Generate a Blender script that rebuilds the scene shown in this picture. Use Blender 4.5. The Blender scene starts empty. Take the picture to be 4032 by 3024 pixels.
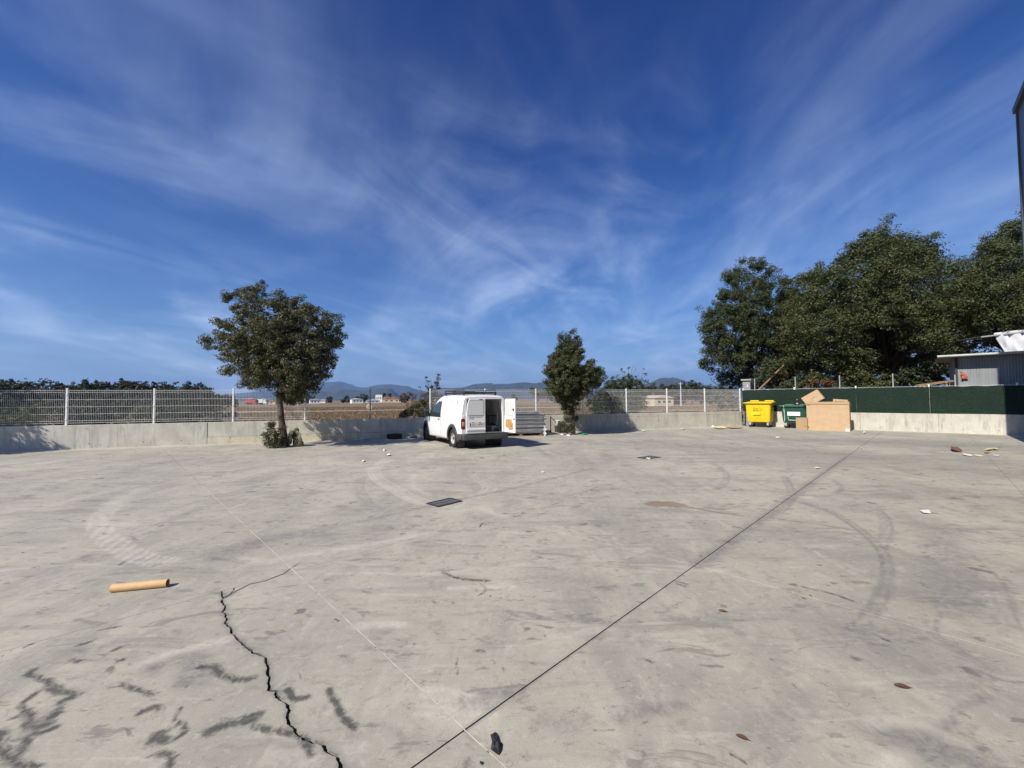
import bpy, bmesh, math, random
import numpy as np
from mathutils import Vector, Matrix, Euler

rad = math.radians
sc = bpy.context.scene
COL = sc.collection

# ------------------------------------------------------------------ camera
CAM_H = 1.66
cam_d = bpy.data.cameras.new('camera')
cam = bpy.data.objects.new('camera', cam_d)
COL.objects.link(cam)
cam_d.sensor_width = 36.0
FPX = 1612.0
cam_d.lens = FPX / 4032 * 36
cam_d.clip_start = 0.05
cam_d.clip_end = 90000
PITCH = math.atan((1571 - 1512) / FPX)
ROLL = rad(0.45)
_f = Vector((0, math.cos(PITCH), math.sin(PITCH)))
_u = Vector((0, -math.sin(PITCH), math.cos(PITCH)))
_r = Vector((1, 0, 0))
CR = _r * math.cos(ROLL) - _u * math.sin(ROLL)
CU = _u * math.cos(ROLL) + _r * math.sin(ROLL)
CF = _f
cam.matrix_world = Matrix(((CR.x, CU.x, -CF.x, 0), (CR.y, CU.y, -CF.y, 0), (CR.z, CU.z, -CF.z, CAM_H), (0, 0, 0, 1)))
sc.camera = cam

# ------------------------------------------------------------------ sun and sky
SUN_AZ, SUN_EL = 44.5, 41.0           # direction the light travels, clockwise from +Y
sd = Vector((math.sin(rad(SUN_AZ)) * math.cos(rad(SUN_EL)), math.cos(rad(SUN_AZ)) * math.cos(rad(SUN_EL)), -math.sin(rad(SUN_EL))))
sl = bpy.data.lights.new('sun', 'SUN')
sl.energy = 5.0
sl.angle = rad(0.55)
sl.color = (1.0, 0.945, 0.85)
sun = bpy.data.objects.new('sun', sl)
COL.objects.link(sun)
sun.rotation_euler = sd.to_track_quat('-Z', 'Y').to_euler()

world = bpy.data.worlds.new('World')
sc.world = world
world.use_nodes = True
wt = world.node_tree
wn, wl = wt.nodes, wt.links
bg = wn['Background']
sky = wn.new('ShaderNodeTexSky')
sky.sky_type = 'NISHITA'
sky.sun_disc = False
sky.sun_elevation = rad(SUN_EL)
sky.sun_rotation = rad(SUN_AZ + 180)
sky.air_density = 1.0
sky.dust_density = 0.15
sky.ozone_density = 3.0
sky.altitude = 200
hs = wn.new('ShaderNodeHueSaturation')
hs.inputs['Hue'].default_value = 0.508
hs.inputs['Saturation'].default_value = 1.12
hs.inputs['Value'].default_value = 1.0
wl.new(sky.outputs[0], hs.inputs['Color'])
def wvec(op, a, v):
    m = wn.new('ShaderNodeVectorMath')
    m.operation = op
    wl.new(a, m.inputs[0])
    m.inputs[1].default_value = v
    return m.outputs[0]
gm = wn.new('ShaderNodeGamma')          # a deeper, clearer blue overhead
gm.inputs[1].default_value = 2.1
dv = wn.new('ShaderNodeVectorMath')     # soft shoulder so the horizon keeps its colour
dv.operation = 'DIVIDE'
wl.new(hs.outputs[0], dv.inputs[0])
wl.new(wvec('ADD', hs.outputs[0], (8.0, 8.0, 8.0)), dv.inputs[1])
wl.new(dv.outputs[0], gm.inputs[0])
lit = wvec('MULTIPLY', gm.outputs[0], (25.0, 31.5, 35.5))
dv2 = wn.new('ShaderNodeVectorMath')
dv2.operation = 'DIVIDE'
wl.new(lit, dv2.inputs[0])
wl.new(wvec('ADD', wvec('MULTIPLY', lit, (1 / 4.0, 1 / 7.0, 1 / 18.0)), (1, 1, 1)), dv2.inputs[1])
deep = dv2.outputs[0]
# thin cirrus drawn out in one wind direction on a flat layer high up
tc = wn.new('ShaderNodeTexCoord')
sep = wn.new('ShaderNodeSeparateXYZ')
wl.new(tc.outputs['Generated'], sep.inputs[0])
def wmath(op, a, b=None, clamp=False):
    m = wn.new('ShaderNodeMath')
    m.operation = op
    m.use_clamp = clamp
    for i, v in enumerate((a, b)):
        if v is None:
            continue
        if isinstance(v, (int, float)):
            m.inputs[i].default_value = v
        else:
            wl.new(v, m.inputs[i])
    return m.outputs[0]
zz = wmath('ADD', wmath('MAXIMUM', sep.outputs[2], 0.0), 0.16)
pxx = wmath('DIVIDE', sep.outputs[0], zz)
pyy = wmath('DIVIDE', sep.outputs[1], zz)
def cirrus(sx, sy, rot, off, scale, detail, dist, lo, hi):
    c, s = math.cos(rad(rot)), math.sin(rad(rot))
    a = wmath('ADD', wmath('MULTIPLY', pxx, c * sx), wmath('MULTIPLY', pyy, s * sx))
    b = wmath('ADD', wmath('MULTIPLY', pxx, -s * sy), wmath('MULTIPLY', pyy, c * sy))
    cb = wn.new('ShaderNodeCombineXYZ')
    wl.new(a, cb.inputs[0])
    wl.new(b, cb.inputs[1])
    cb.inputs[2].default_value = off
    nz = wn.new('ShaderNodeTexNoise')
    nz.inputs['Scale'].default_value = scale
    nz.inputs['Detail'].default_value = detail
    nz.inputs['Roughness'].default_value = 0.55
    nz.inputs['Distortion'].default_value = dist
    wl.new(cb.outputs[0], nz.inputs['Vector'])
    mr = wn.new('ShaderNodeMapRange')
    mr.interpolation_type = 'SMOOTHSTEP'
    mr.inputs['From Min'].default_value = lo
    mr.inputs['From Max'].default_value = hi
    wl.new(nz.outputs['Fac'], mr.inputs['Value'])
    return mr.outputs[0]
SEED = (26.8, 18.3, 21.7)
c1 = cirrus(1.0, 0.45, 20, SEED[0], 0.9, 9, 1.2, 0.41, 0.78)
c2 = cirrus(1.0, 0.50, -30, SEED[1], 2.3, 9, 1.0, 0.40, 0.86)
c3 = cirrus(0.6, 0.5, 40, SEED[2], 1.0, 4, 0.8, 0.36, 0.68)
veil = wmath('MULTIPLY', wmath('ADD', wmath('MULTIPLY', c1, 0.60), wmath('MULTIPLY', c2, 0.38)), wmath('ADD', wmath('MULTIPLY', c3, 0.70), 0.30), True)
low = wmath('POWER', wmath('SUBTRACT', 1.0, wmath('MAXIMUM', sep.outputs[2], 0.0)), 4.0)      # a longer path through the layer low down
veil = wmath('MULTIPLY', wmath('ADD', veil, wmath('MULTIPLY', low, 0.12)), wmath('ADD', 0.62, wmath('MULTIPLY', low, 0.55)), True)
cmix = wn.new('ShaderNodeMix')
cmix.data_type = 'RGBA'
wl.new(veil, cmix.inputs['Factor'])
wl.new(deep, cmix.inputs[6])
cmix.inputs[7].default_value = (5.7, 6.9, 9.0, 1)
wl.new(cmix.outputs[2], bg.inputs['Color'])
bg.inputs['Strength'].default_value = 0.108

sc.view_settings.view_transform = 'Standard'
sc.view_settings.look = 'None'
sc.view_settings.gamma = 1
sc.view_settings.use_curve_mapping = False
sc.view_settings.exposure = 0.33
sc.cycles.max_bounces = 6
sc.cycles.transparent_max_bounces = 8
sc.cycles.volume_bounces = 0

# ------------------------------------------------------------------ helpers
KPX = 4032 / 2212
def ray(x, y):
    return CR * ((x - 2016) / FPX) - CU * ((y - 1512) / FPX) + CF
def ground(x, y, z=0.0):             # point of the real ground seen at a photograph pixel
    d = ray(x, y)
    t = (z - CAM_H) / d.z
    return Vector((d.x * t, d.y * t, z))
def at(x, y, depth):                 # point at a chosen distance along +Y
    d = ray(x, y)
    t = depth / d.y
    return Vector((d.x * t, depth, CAM_H + d.z * t))

def tag(o, label=None, cat=None, group=None, kind=None):
    if label: o['label'] = label
    if cat: o['category'] = cat
    if group: o['group'] = group
    if kind: o['kind'] = kind
    return o
def thing(name, loc, rz, label, cat, group=None):
    o = bpy.data.objects.new(name, None)
    COL.objects.link(o)
    o.empty_display_size = 0.2
    o.location = loc
    o.rotation_euler = (0, 0, rz)
    return tag(o, label, cat, group)
def link(name, me, mat, parent=None):
    o = bpy.data.objects.new(name, me)
    COL.objects.link(o)
    if mat is not None and not me.materials:
        for m in (mat if isinstance(mat, (list, tuple)) else [mat]):
            me.materials.append(m)
    if parent is not None:
        o.parent = parent
    return o
def copy_tree(o, parent=None):
    c = o.copy()
    COL.objects.link(c)
    c.parent = parent
    for ch in list(o.children):
        copy_tree(ch, c)
    return c

class MB:
    def __init__(self):
        self.v, self.f = [], []
    def add(self, vs, fs, M=None):
        n = len(self.v)
        for p in vs:
            self.v.append(tuple(M @ Vector(p)) if M is not None else tuple(p))
        for f in fs:
            self.f.append(tuple(i + n for i in f))
        return self
    def box(self, c, s, rot=(0, 0, 0), M=None):
        hx, hy, hz = s[0] / 2, s[1] / 2, s[2] / 2
        R = Matrix.Translation(c) @ Euler(rot).to_matrix().to_4x4()
        if M is not None: R = M @ R
        vs = [(x, y, z) for x in (-hx, hx) for y in (-hy, hy) for z in (-hz, hz)]
        fs = [(0, 1, 3, 2), (4, 6, 7, 5), (0, 4, 5, 1), (2, 3, 7, 6), (0, 2, 6, 4), (1, 5, 7, 3)]
        return self.add(vs, fs, R)
    def rbox(self, c, s, r, rot=(0, 0, 0), seg=2, M=None):
        bm = bmesh.new()
        bmesh.ops.create_cube(bm, size=1)
        bmesh.ops.scale(bm, vec=s, verts=bm.verts)
        bmesh.ops.bevel(bm, geom=bm.edges[:], offset=r, segments=seg, affect='EDGES', profile=0.5)
        R = Matrix.Translation(c) @ Euler(rot).to_matrix().to_4x4()
        if M is not None: R = M @ R
        bm.verts.ensure_lookup_table()
        self.add([v.co[:] for v in bm.verts], [[v.index for v in f.verts] for f in bm.faces], R)
        bm.free()
        return self
    def tube(self, pts, radii, n=8, cap=True):
        pts = [Vector(p) for p in pts]
        if isinstance(radii, (int, float)): radii = [radii] * len(pts)
        rings = []
        up = Vector((0, 0, 1))
        for i, p in enumerate(pts):
            d = (pts[min(i + 1, len(pts) - 1)] - pts[max(i - 1, 0)])
            if d.length < 1e-9: d = Vector((0, 0, 1))
            d.normalize()
            a = d.cross(up if abs(d.z) < 0.95 else Vector((1, 0, 0))).normalized()
            b = a.cross(d).normalized()
            rings.append([p + (a * math.cos(2 * math.pi * k / n) + b * math.sin(2 * math.pi * k / n)) * radii[i] for k in range(n)])
        n0 = len(self.v)
        for r in rings:
            self.v.extend(tuple(q) for q in r)
        for i in range(len(rings) - 1):
            for k in range(n):
                a0 = n0 + i * n + k
                a1 = n0 + i * n + (k + 1) % n
                self.f.append((a0, a1, a1 + n, a0 + n))
        if cap:
            self.f.append(tuple(n0 + k for k in range(n))[::-1])
            self.f.append(tuple(n0 + (len(rings) - 1) * n + k for k in range(n)))
        return self
    def lathe(self, prof, n=24, M=None, closed=False):     # prof: (radius, axial) about local Y
        vs, fs = [], []
        m = len(prof)
        for k in range(n):
            a = 2 * math.pi * k / n
            for r, h in prof:
                vs.append((r * math.cos(a), h, r * math.sin(a)))
        for k in range(n):
            k2 = (k + 1) % n
            for j in range(m if closed else m - 1):
                j2 = (j + 1) % m
                fs.append((k * m + j, k * m + j2, k2 * m + j2, k2 * m + j))
        return self.add(vs, fs, M)
    def prism(self, poly, h0, h1, M=None):                 # poly in local XY, extruded on Z
        n = len(poly)
        vs = [(x, y, h0) for x, y in poly] + [(x, y, h1) for x, y in poly]
        fs = [tuple(range(n))[::-1], tuple(range(n, 2 * n))]
        for i in range(n):
            j = (i + 1) % n
            fs.append((i, j, j + n, i + n))
        return self.add(vs, fs, M)
    def build(self, name, mat, parent=None, smooth=False, bevel=0, sharp=35):
        me = bpy.data.meshes.new(name)
        me.from_pydata(self.v, [], self.f)
        me.update()
        bm = bmesh.new()
        bm.from_mesh(me)
        bmesh.ops.recalc_face_normals(bm, faces=bm.faces)
        if bevel:
            es = [e for e in bm.edges if len(e.link_faces) == 2 and e.calc_face_angle(0) > rad(30)]
            bmesh.ops.bevel(bm, geom=es, offset=bevel, segments=2, affect='EDGES', profile=0.5, clamp_overlap=True)
        bm.to_mesh(me)
        bm.free()
        if smooth:
            me.shade_smooth()
            me.set_sharp_from_angle(angle=rad(sharp))
        return link(name, me, mat, parent)

def text_mesh(txt, size, depth, M, mat, name, parent):
    cu = bpy.data.curves.new('t', 'FONT')
    cu.body = txt
    cu.size = size
    cu.extrude = depth
    cu.align_x = 'CENTER'
    cu.align_y = 'CENTER'
    to = bpy.data.objects.new('t', cu)
    COL.objects.link(to)
    bpy.context.view_layer.update()
    me = bpy.data.meshes.new_from_object(to)
    bpy.data.objects.remove(to)
    me.transform(M)
    me.materials.clear()
    return link(name, me, mat, parent)

# ------------------------------------------------------------------ materials
def mat(name, col, rough=0.6, metal=0.0, var=0.0, vscale=4.0, bump=0.0, bscale=40.0, spec=None, col2=None, detail=5, stretch=None, emis=None):
    m = bpy.data.materials.new(name)
    m.use_nodes = True
    nt = m.node_tree
    b = nt.nodes['Principled BSDF']
    b.inputs['Roughness'].default_value = rough
    b.inputs['Metallic'].default_value = metal
    if spec is not None: b.inputs['Specular IOR Level'].default_value = spec
    if var or col2 or bump:
        t = nt.nodes.new('ShaderNodeTexCoord')
        vec = t.outputs['Object']
        if stretch:
            mp = nt.nodes.new('ShaderNodeMapping')
            mp.inputs['Scale'].default_value = stretch
            nt.links.new(vec, mp.inputs[0])
            vec = mp.outputs[0]
    if var or col2:
        n = nt.nodes.new('ShaderNodeTexNoise')
        n.inputs['Scale'].default_value = vscale
        n.inputs['Detail'].default_value = detail
        n.inputs['Roughness'].default_value = 0.6
        nt.links.new(vec, n.inputs['Vector'])
        r = nt.nodes.new('ShaderNodeValToRGB')
        c2 = col2 if col2 else tuple(c * (1 + var) for c in col)
        c1 = col if col2 else tuple(c * (1 - var) for c in col)
        r.color_ramp.elements[0].position = 0.3
        r.color_ramp.elements[1].position = 0.7
        r.color_ramp.elements[0].color = (*c1, 1)
        r.color_ramp.elements[1].color = (*c2, 1)
        nt.links.new(n.outputs['Fac'], r.inputs[0])
        nt.links.new(r.outputs[0], b.inputs['Base Color'])
    else:
        b.inputs['Base Color'].default_value = (*col, 1)
    if bump:
        n2 = nt.nodes.new('ShaderNodeTexNoise')
        n2.inputs['Scale'].default_value = bscale
        n2.inputs['Detail'].default_value = 4
        nt.links.new(vec, n2.inputs['Vector'])
        bp = nt.nodes.new('ShaderNodeBump')
        bp.inputs['Strength'].default_value = bump
        bp.inputs['Distance'].default_value = 0.02
        nt.links.new(n2.outputs['Fac'], bp.inputs['Height'])
        nt.links.new(bp.outputs[0], b.inputs['Normal'])
    return m

def leafmat(name, c1, c2, trans=0.25, rough=0.55):
    m = bpy.data.materials.new(name)
    m.use_nodes = True
    nt = m.node_tree
    b = nt.nodes['Principled BSDF']
    out = nt.nodes['Material Output']
    g = nt.nodes.new('ShaderNodeNewGeometry')
    r = nt.nodes.new('ShaderNodeValToRGB')
    r.color_ramp.elements[0].color = (*c1, 1)
    r.color_ramp.elements[1].color = (*c2, 1)
    nt.links.new(g.outputs['Random Per Island'], r.inputs[0])
    nt.links.new(r.outputs[0], b.inputs['Base Color'])
    b.inputs['Roughness'].default_value = rough
    b.inputs['Specular IOR Level'].default_value = 0.35
    t = nt.nodes.new('ShaderNodeBsdfTranslucent')
    nt.links.new(r.outputs[0], t.inputs[0])
    mx = nt.nodes.new('ShaderNodeMixShader')
    mx.inputs[0].default_value = trans
    nt.links.new(b.outputs[0], mx.inputs[1])
    nt.links.new(t.outputs[0], mx.inputs[2])
    nt.links.new(mx.outputs[0], out.inputs['Surface'])
    return m

class N:                                # tiny node-tree helper for the larger materials
    def __init__(self, name):
        self.m = bpy.data.materials.new(name)
        self.m.use_nodes = True
        self.t = self.m.node_tree
        self.b = self.t.nodes['Principled BSDF']
    def put(self, sock, v):
        if isinstance(v, (int, float)): sock.default_value = v
        elif isinstance(v, tuple): sock.default_value = (*v, 1) if len(v) == 3 and sock.type == 'RGBA' else v
        else: self.t.links.new(v, sock)
    def pos(self, scale=(1, 1, 1), rot=0.0):
        g = self.t.nodes.new('ShaderNodeNewGeometry')
        mp = self.t.nodes.new('ShaderNodeMapping')
        mp.inputs['Scale'].default_value = scale
        mp.inputs['Rotation'].default_value = (0, 0, rot)
        self.t.links.new(g.outputs['Position'], mp.inputs[0])
        return mp.outputs[0]
    def noise(self, vec, scale, detail=5, rough=0.55, dist=0.0):
        n = self.t.nodes.new('ShaderNodeTexNoise')
        n.inputs['Scale'].default_value = scale
        n.inputs['Detail'].default_value = detail
        n.inputs['Roughness'].default_value = rough
        n.inputs['Distortion'].default_value = dist
        self.t.links.new(vec, n.inputs['Vector'])
        return n.outputs['Fac']
    def step(self, v, lo, hi, a=0.0, b=1.0):
        r = self.t.nodes.new('ShaderNodeMapRange')
        r.interpolation_type = 'SMOOTHSTEP'
        for i, x in zip((1, 2, 3, 4), (lo, hi, a, b)): r.inputs[i].default_value = x
        self.put(r.inputs[0], v)
        return r.outputs[0]
    def math(self, op, a, b=0.0, clamp=False):
        m = self.t.nodes.new('ShaderNodeMath')
        m.operation = op
        m.use_clamp = clamp
        self.put(m.inputs[0], a)
        self.put(m.inputs[1], b)
        return m.outputs[0]
    def mix(self, f, a, b, mode='MIX'):
        m = self.t.nodes.new('ShaderNodeMix')
        m.data_type = 'RGBA'
        m.blend_type = mode
        self.put(m.inputs[0], f)
        self.put(m.inputs[6], a)
        self.put(m.inputs[7], b)
        return m.outputs[2]
    def attr(self, name):
        a = self.t.nodes.new('ShaderNodeAttribute')
        a.attribute_name = name
        return a.outputs['Fac']
    def bump(self, h, strength, dist=0.01):
        b = self.t.nodes.new('ShaderNodeBump')
        b.inputs['Strength'].default_value = strength
        b.inputs['Distance'].default_value = dist
        self.put(b.inputs['Height'], h)
        self.t.links.new(b.outputs[0], self.b.inputs['Normal'])

# poured concrete of the yard: mottled, with stains stored on the slabs
k = N('yard_concrete')
P1 = k.pos()
PS = k.pos((1.0, 0.35, 1.0), rad(-62))
PT = k.pos((0.3, 1.0, 1.0), rad(20))
base = k.mix(k.step(k.noise(P1, 0.33, 6, 0.6, 0.6), 0.33, 0.68), (0.37, 0.345, 0.282), (0.495, 0.452, 0.362))
base = k.mix(k.math('MULTIPLY', k.step(k.noise(PS, 1.3, 7, 0.65, 0.8), 0.45, 0.70), 0.62), base, (0.245, 0.235, 0.205))
base = k.mix(k.math('MULTIPLY', k.step(k.noise(PT, 1.9, 7, 0.65, 0.5), 0.50, 0.74), 0.55), base, (0.225, 0.215, 0.195))
base = k.mix(k.math('MULTIPLY', k.step(k.noise(PS, 3.1, 6, 0.6, 1.2), 0.54, 0.72), 0.45), base, (0.56, 0.505, 0.415))
base = k.mix(k.math('MULTIPLY', k.step(k.noise(P1, 6.5, 7, 0.72, 0.5), 0.52, 0.66), 0.50), base, (0.225, 0.215, 0.18))
base = k.mix(k.math('MULTIPLY', k.step(k.noise(P1, 15.0, 7, 0.72, 0.3), 0.52, 0.66), 0.38), base, (0.58, 0.535, 0.43))
base = k.mix(k.math('MULTIPLY', k.step(k.noise(P1, 22.0, 6, 0.75, 0.3), 0.57, 0.67), 0.42), base, (0.185, 0.177, 0.15))
base = k.mix(k.math('MULTIPLY', k.step(k.noise(P1, 8.0, 5, 0.7, 0.6), 0.635, 0.70), 0.6), base, (0.135, 0.13, 0.12))
PU = k.pos((0.22, 1.0, 1.0), rad(10))
PW_ = k.pos((0.25, 1.0, 1.0), rad(-16))
PX_ = k.pos((0.42, 1.0, 1.0), rad(6))
base = k.mix(k.math('MULTIPLY', k.step(k.noise(PU, 2.2, 8, 0.7, 0.6), 0.54, 0.66), 0.42), base, (0.20, 0.192, 0.168))
base = k.mix(k.math('MULTIPLY', k.step(k.noise(PW_, 2.8, 8, 0.7, 0.6), 0.55, 0.66), 0.45), base, (0.19, 0.182, 0.16))
base = k.mix(k.math('MULTIPLY', k.step(k.noise(PU, 3.3, 8, 0.7, 0.9), 0.56, 0.68), 0.40), base, (0.62, 0.575, 0.475))
base = k.mix(k.math('MULTIPLY', k.step(k.noise(PX_, 4.2, 8, 0.68, 0.8), 0.58, 0.64), 0.55), base, (0.15, 0.144, 0.13))
base = k.mix(k.math('MULTIPLY', k.step(k.noise(PX_, 10.0, 7, 0.7, 0.5), 0.61, 0.66), 0.65), base, (0.12, 0.115, 0.105))
base = k.mix(k.math('MULTIPLY', k.step(k.noise(P1, 2.6, 3, 0.5, 0.2), 0.685, 0.72), 0.75), base, (0.105, 0.10, 0.10))
base = k.mix(k.math('MULTIPLY', k.step(k.noise(P1, 120, 4, 0.8), 0.35, 0.75), 0.5), base, (0.24, 0.225, 0.19))
vo = k.t.nodes.new('ShaderNodeTexVoronoi')     # crisp drips and spots
vo.inputs['Scale'].default_value = 3.4
vo.inputs['Randomness'].default_value = 1.0
vv_ = k.t.nodes.new('ShaderNodeVectorMath')
vv_.operation = 'ADD'
k.t.links.new(P1, vv_.inputs[0])
nzc = k.t.nodes.new('ShaderNodeTexNoise')
nzc.inputs['Scale'].default_value = 9.0
k.t.links.new(P1, nzc.inputs['Vector'])
sc_n = k.t.nodes.new('ShaderNodeVectorMath')
sc_n.operation = 'SCALE'
sc_n.inputs['Scale'].default_value = 0.16
k.t.links.new(nzc.outputs['Color'], sc_n.inputs[0])
k.t.links.new(sc_n.outputs[0], vv_.inputs[1])
k.t.links.new(vv_.outputs[0], vo.inputs['Vector'])
sepc = k.t.nodes.new('ShaderNodeSeparateColor')
k.t.links.new(vo.outputs['Color'], sepc.inputs[0])
rad_ = k.step(sepc.outputs[0], 0.45, 1.0, 0.0, 0.13)
spot = k.step(k.math('SUBTRACT', rad_, vo.outputs['Distance']), 0.0, 0.015)
base = k.mix(k.math('MULTIPLY', spot, k.step(sepc.outputs[1], 0.2, 1.0, 0.25, 0.8)), base, (0.10, 0.095, 0.088))
wear = k.noise(P1, 11.0, 8, 0.74, 0.9)
wear2 = k.noise(P1, 38.0, 5, 0.7, 0.4)
wsum = k.math('ADD', k.math('MULTIPLY', k.math('SUBTRACT', wear, 0.5), 2.6), k.math('MULTIPLY', k.math('SUBTRACT', wear2, 0.5), 1.1))
lightf = k.math('MULTIPLY', k.step(k.attr('light'), 0.0, 1.0), k.step(wsum, -0.75, 0.75))
base = k.mix(k.math('MULTIPLY', lightf, 0.85), base, (0.60, 0.55, 0.47))
rustf = k.step(k.math('ADD', k.attr('rust'), k.math('MULTIPLY', wsum, 0.30)), 0.25, 0.60)
base = k.mix(k.math('MULTIPLY', rustf, 0.62), base, (0.20, 0.115, 0.065))
smear = k.math('MULTIPLY', k.step(k.attr('smear'), 0.0, 1.0), k.step(wsum, -0.8, 0.8))
base = k.mix(k.math('MULTIPLY', smear, 0.95), base, (0.15, 0.146, 0.142))
dka = k.attr('dark')
darkf = k.math('MULTIPLY', k.step(k.math('ADD', dka, k.math('MULTIPLY', wsum, 0.75)), 0.28, 1.05), k.step(k.math('ADD', dka, k.math('MULTIPLY', wsum, 0.5)), 0.1, 1.2, 0.45, 1.0))
base = k.mix(k.math('MULTIPLY', darkf, 0.88), base, (0.055, 0.053, 0.052))
crackf = k.step(k.math('ADD', k.attr('crack'), k.math('MULTIPLY', wsum, 0.10)), 0.72, 0.90)
base = k.mix(k.math('MULTIPLY', crackf, 0.85), base, (0.045, 0.042, 0.04))
k.put(k.b.inputs['Base Color'], base)
k.b.inputs['Roughness'].default_value = 0.82
k.b.inputs['Specular IOR Level'].default_value = 0.3
k.bump(k.math('ADD', k.math('MULTIPLY', k.noise(P1, 210, 4, 0.7), 0.5), k.math('SUBTRACT', wear2, k.math('MULTIPLY', crackf, 2.0))), 0.28, 0.006)
M_YARD = k.m

def concrete(name, a, b, stain, warm=None):
    k = N(name)
    p = k.pos()
    pv = k.pos((1.6, 1.6, 0.22))
    c = k.mix(k.step(k.noise(p, 1.4, 6, 0.65, 0.6), 0.32, 0.7), a, b)
    c = k.mix(k.math('MULTIPLY', k.step(k.noise(pv, 2.2, 7, 0.7, 0.4), 0.48, 0.68), 0.75), c, stain)
    c = k.mix(k.math('MULTIPLY', k.step(k.noise(pv, 5.5, 6, 0.7, 0.2), 0.52, 0.68), 0.6), c, tuple(x * 0.75 for x in stain))
    c = k.mix(k.math('MULTIPLY', k.step(k.noise(p, 3.4, 4, 0.6), 0.68, 0.74), 0.5), c, (0.14, 0.135, 0.125))
    c = k.mix(k.math('MULTIPLY', k.step(k.noise(p, 90, 4, 0.7), 0.4, 0.7), 0.3), c, tuple(x * 0.7 for x in a))
    k.put(k.b.inputs['Base Color'], c)
    k.b.inputs['Roughness'].default_value = 0.85
    k.bump(k.noise(p, 60, 5, 0.7), 0.3, 0.006)
    return k.m
M_WALL = concrete('wall_concrete', (0.46, 0.44, 0.375), (0.59, 0.565, 0.485), (0.37, 0.355, 0.31))
M_WALL_LOW = concrete('footing_concrete', (0.50, 0.455, 0.34), (0.63, 0.58, 0.45), (0.40, 0.36, 0.28))
M_WALL_R = concrete('pale_wall_concrete', (0.47, 0.445, 0.38), (0.59, 0.56, 0.48), (0.33, 0.31, 0.255))
M_BLOCK = concrete('grey_block', (0.30, 0.295, 0.29), (0.38, 0.375, 0.365), (0.25, 0.245, 0.24))
M_WHITE = mat('white_paint', (0.78, 0.78, 0.76), 0.35, var=0.06, vscale=3)
M_WIRE = mat('white_coated_wire', (0.80, 0.80, 0.78), 0.4)
M_GALV = mat('galvanised_steel', (0.46, 0.47, 0.48), 0.45, 0.35, var=0.22, vscale=6, bump=0.08, bscale=30)
M_GALV_D = mat('dull_zinc', (0.27, 0.28, 0.29), 0.55, 0.3, var=0.3, vscale=5)
M_DARKMETAL = mat('cast_iron', (0.055, 0.055, 0.058), 0.55, 0.4, var=0.35, vscale=20, bump=0.2, bscale=80)
M_BLACK = mat('black_plastic', (0.022, 0.022, 0.024), 0.45, var=0.25, vscale=10)
M_RUBBER = mat('rubber', (0.022, 0.022, 0.023), 0.75, var=0.3, vscale=14, bump=0.15, bscale=60)
M_BARK = mat('bark', (0.085, 0.068, 0.052), 0.9, var=0.45, vscale=9, bump=0.9, bscale=26, stretch=(1, 1, 0.25))
M_WOOD = mat('old_timber', (0.26, 0.16, 0.085), 0.8, var=0.4, vscale=7, bump=0.4, bscale=40, stretch=(0.25, 1, 1))
M_PALLET = mat('pallet_wood', (0.20, 0.13, 0.085), 0.85, var=0.4, vscale=8)
M_JOINT = mat('joint_filler', (0.56, 0.53, 0.46), 0.8, var=0.35, vscale=6)
M_SUB = mat('joint_dirt', (0.055, 0.05, 0.046), 0.95, var=0.4, vscale=8)
# ------------------------------------------------------------------ where the yard's edges run
CORNER = Vector((13.44, 24.0, 0))
DL = Vector((-2.4476, -0.7843, 0))        # one fence bay along the long wall
DR = Vector((1.8469, -1.7772, 0))         # one fence bay along the short wall
BAY = DL.length
eL, eR = DL.normalized(), DR.normalized()
nL = Vector((eL.y, -eL.x, 0))
if nL.y > 0: nL = -nL                     # into the yard
nR = Vector((eR.y, -eR.x, 0))
if nR.y > 0: nR = -nR
def on_line(xpx, origin, direction):      # where the sight column of a pixel meets a vertical plane
    q = (xpx - 2016) / FPX
    t = (q * origin.y - origin.x) / (direction.x - q * direction.y)
    return origin + direction * t

# ------------------------------------------------------------------ field, hills
k = N('dry_field')
p = k.pos()
pr = k.pos((0.05, 1, 1), rad(-18))
c = k.mix(k.step(k.noise(p, 0.09, 7, 0.65, 0.4), 0.35, 0.68), (0.135, 0.088, 0.050), (0.245, 0.175, 0.105))
c = k.mix(k.math('MULTIPLY', k.step(k.noise(pr, 0.35, 6, 0.6, 0.3), 0.46, 0.66), 0.6), c, (0.105, 0.075, 0.045))
c = k.mix(k.math('MULTIPLY', k.step(k.noise(p, 1.2, 5, 0.6), 0.5, 0.75), 0.5), c, (0.30, 0.225, 0.14))
k.put(k.b.inputs['Base Color'], c)
k.b.inputs['Roughness'].default_value = 0.95
M_FIELD = k.m
fz = -0.28
bm = bmesh.new()
rings = [0, 30, 60, 120, 250, 600, 1500, 4000, 9000, 19000]
prev = None
ns = 48
cv = bm.verts.new((0, 0, fz))
for r in rings[1:]:
    cur = [bm.verts.new((r * math.cos(2 * math.pi * i / ns), r * math.sin(2 * math.pi * i / ns), fz)) for i in range(ns)]
    for i in range(ns):
        if prev is None: bm.faces.new((cv, cur[i], cur[(i + 1) % ns]))
        else: bm.faces.new((prev[i], cur[i], cur[(i + 1) % ns], prev[(i + 1) % ns]))
    prev = cur
me = bpy.data.meshes.new('field')
bm.to_mesh(me); bm.free()
tag(link('field', me, M_FIELD), kind='structure')

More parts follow.
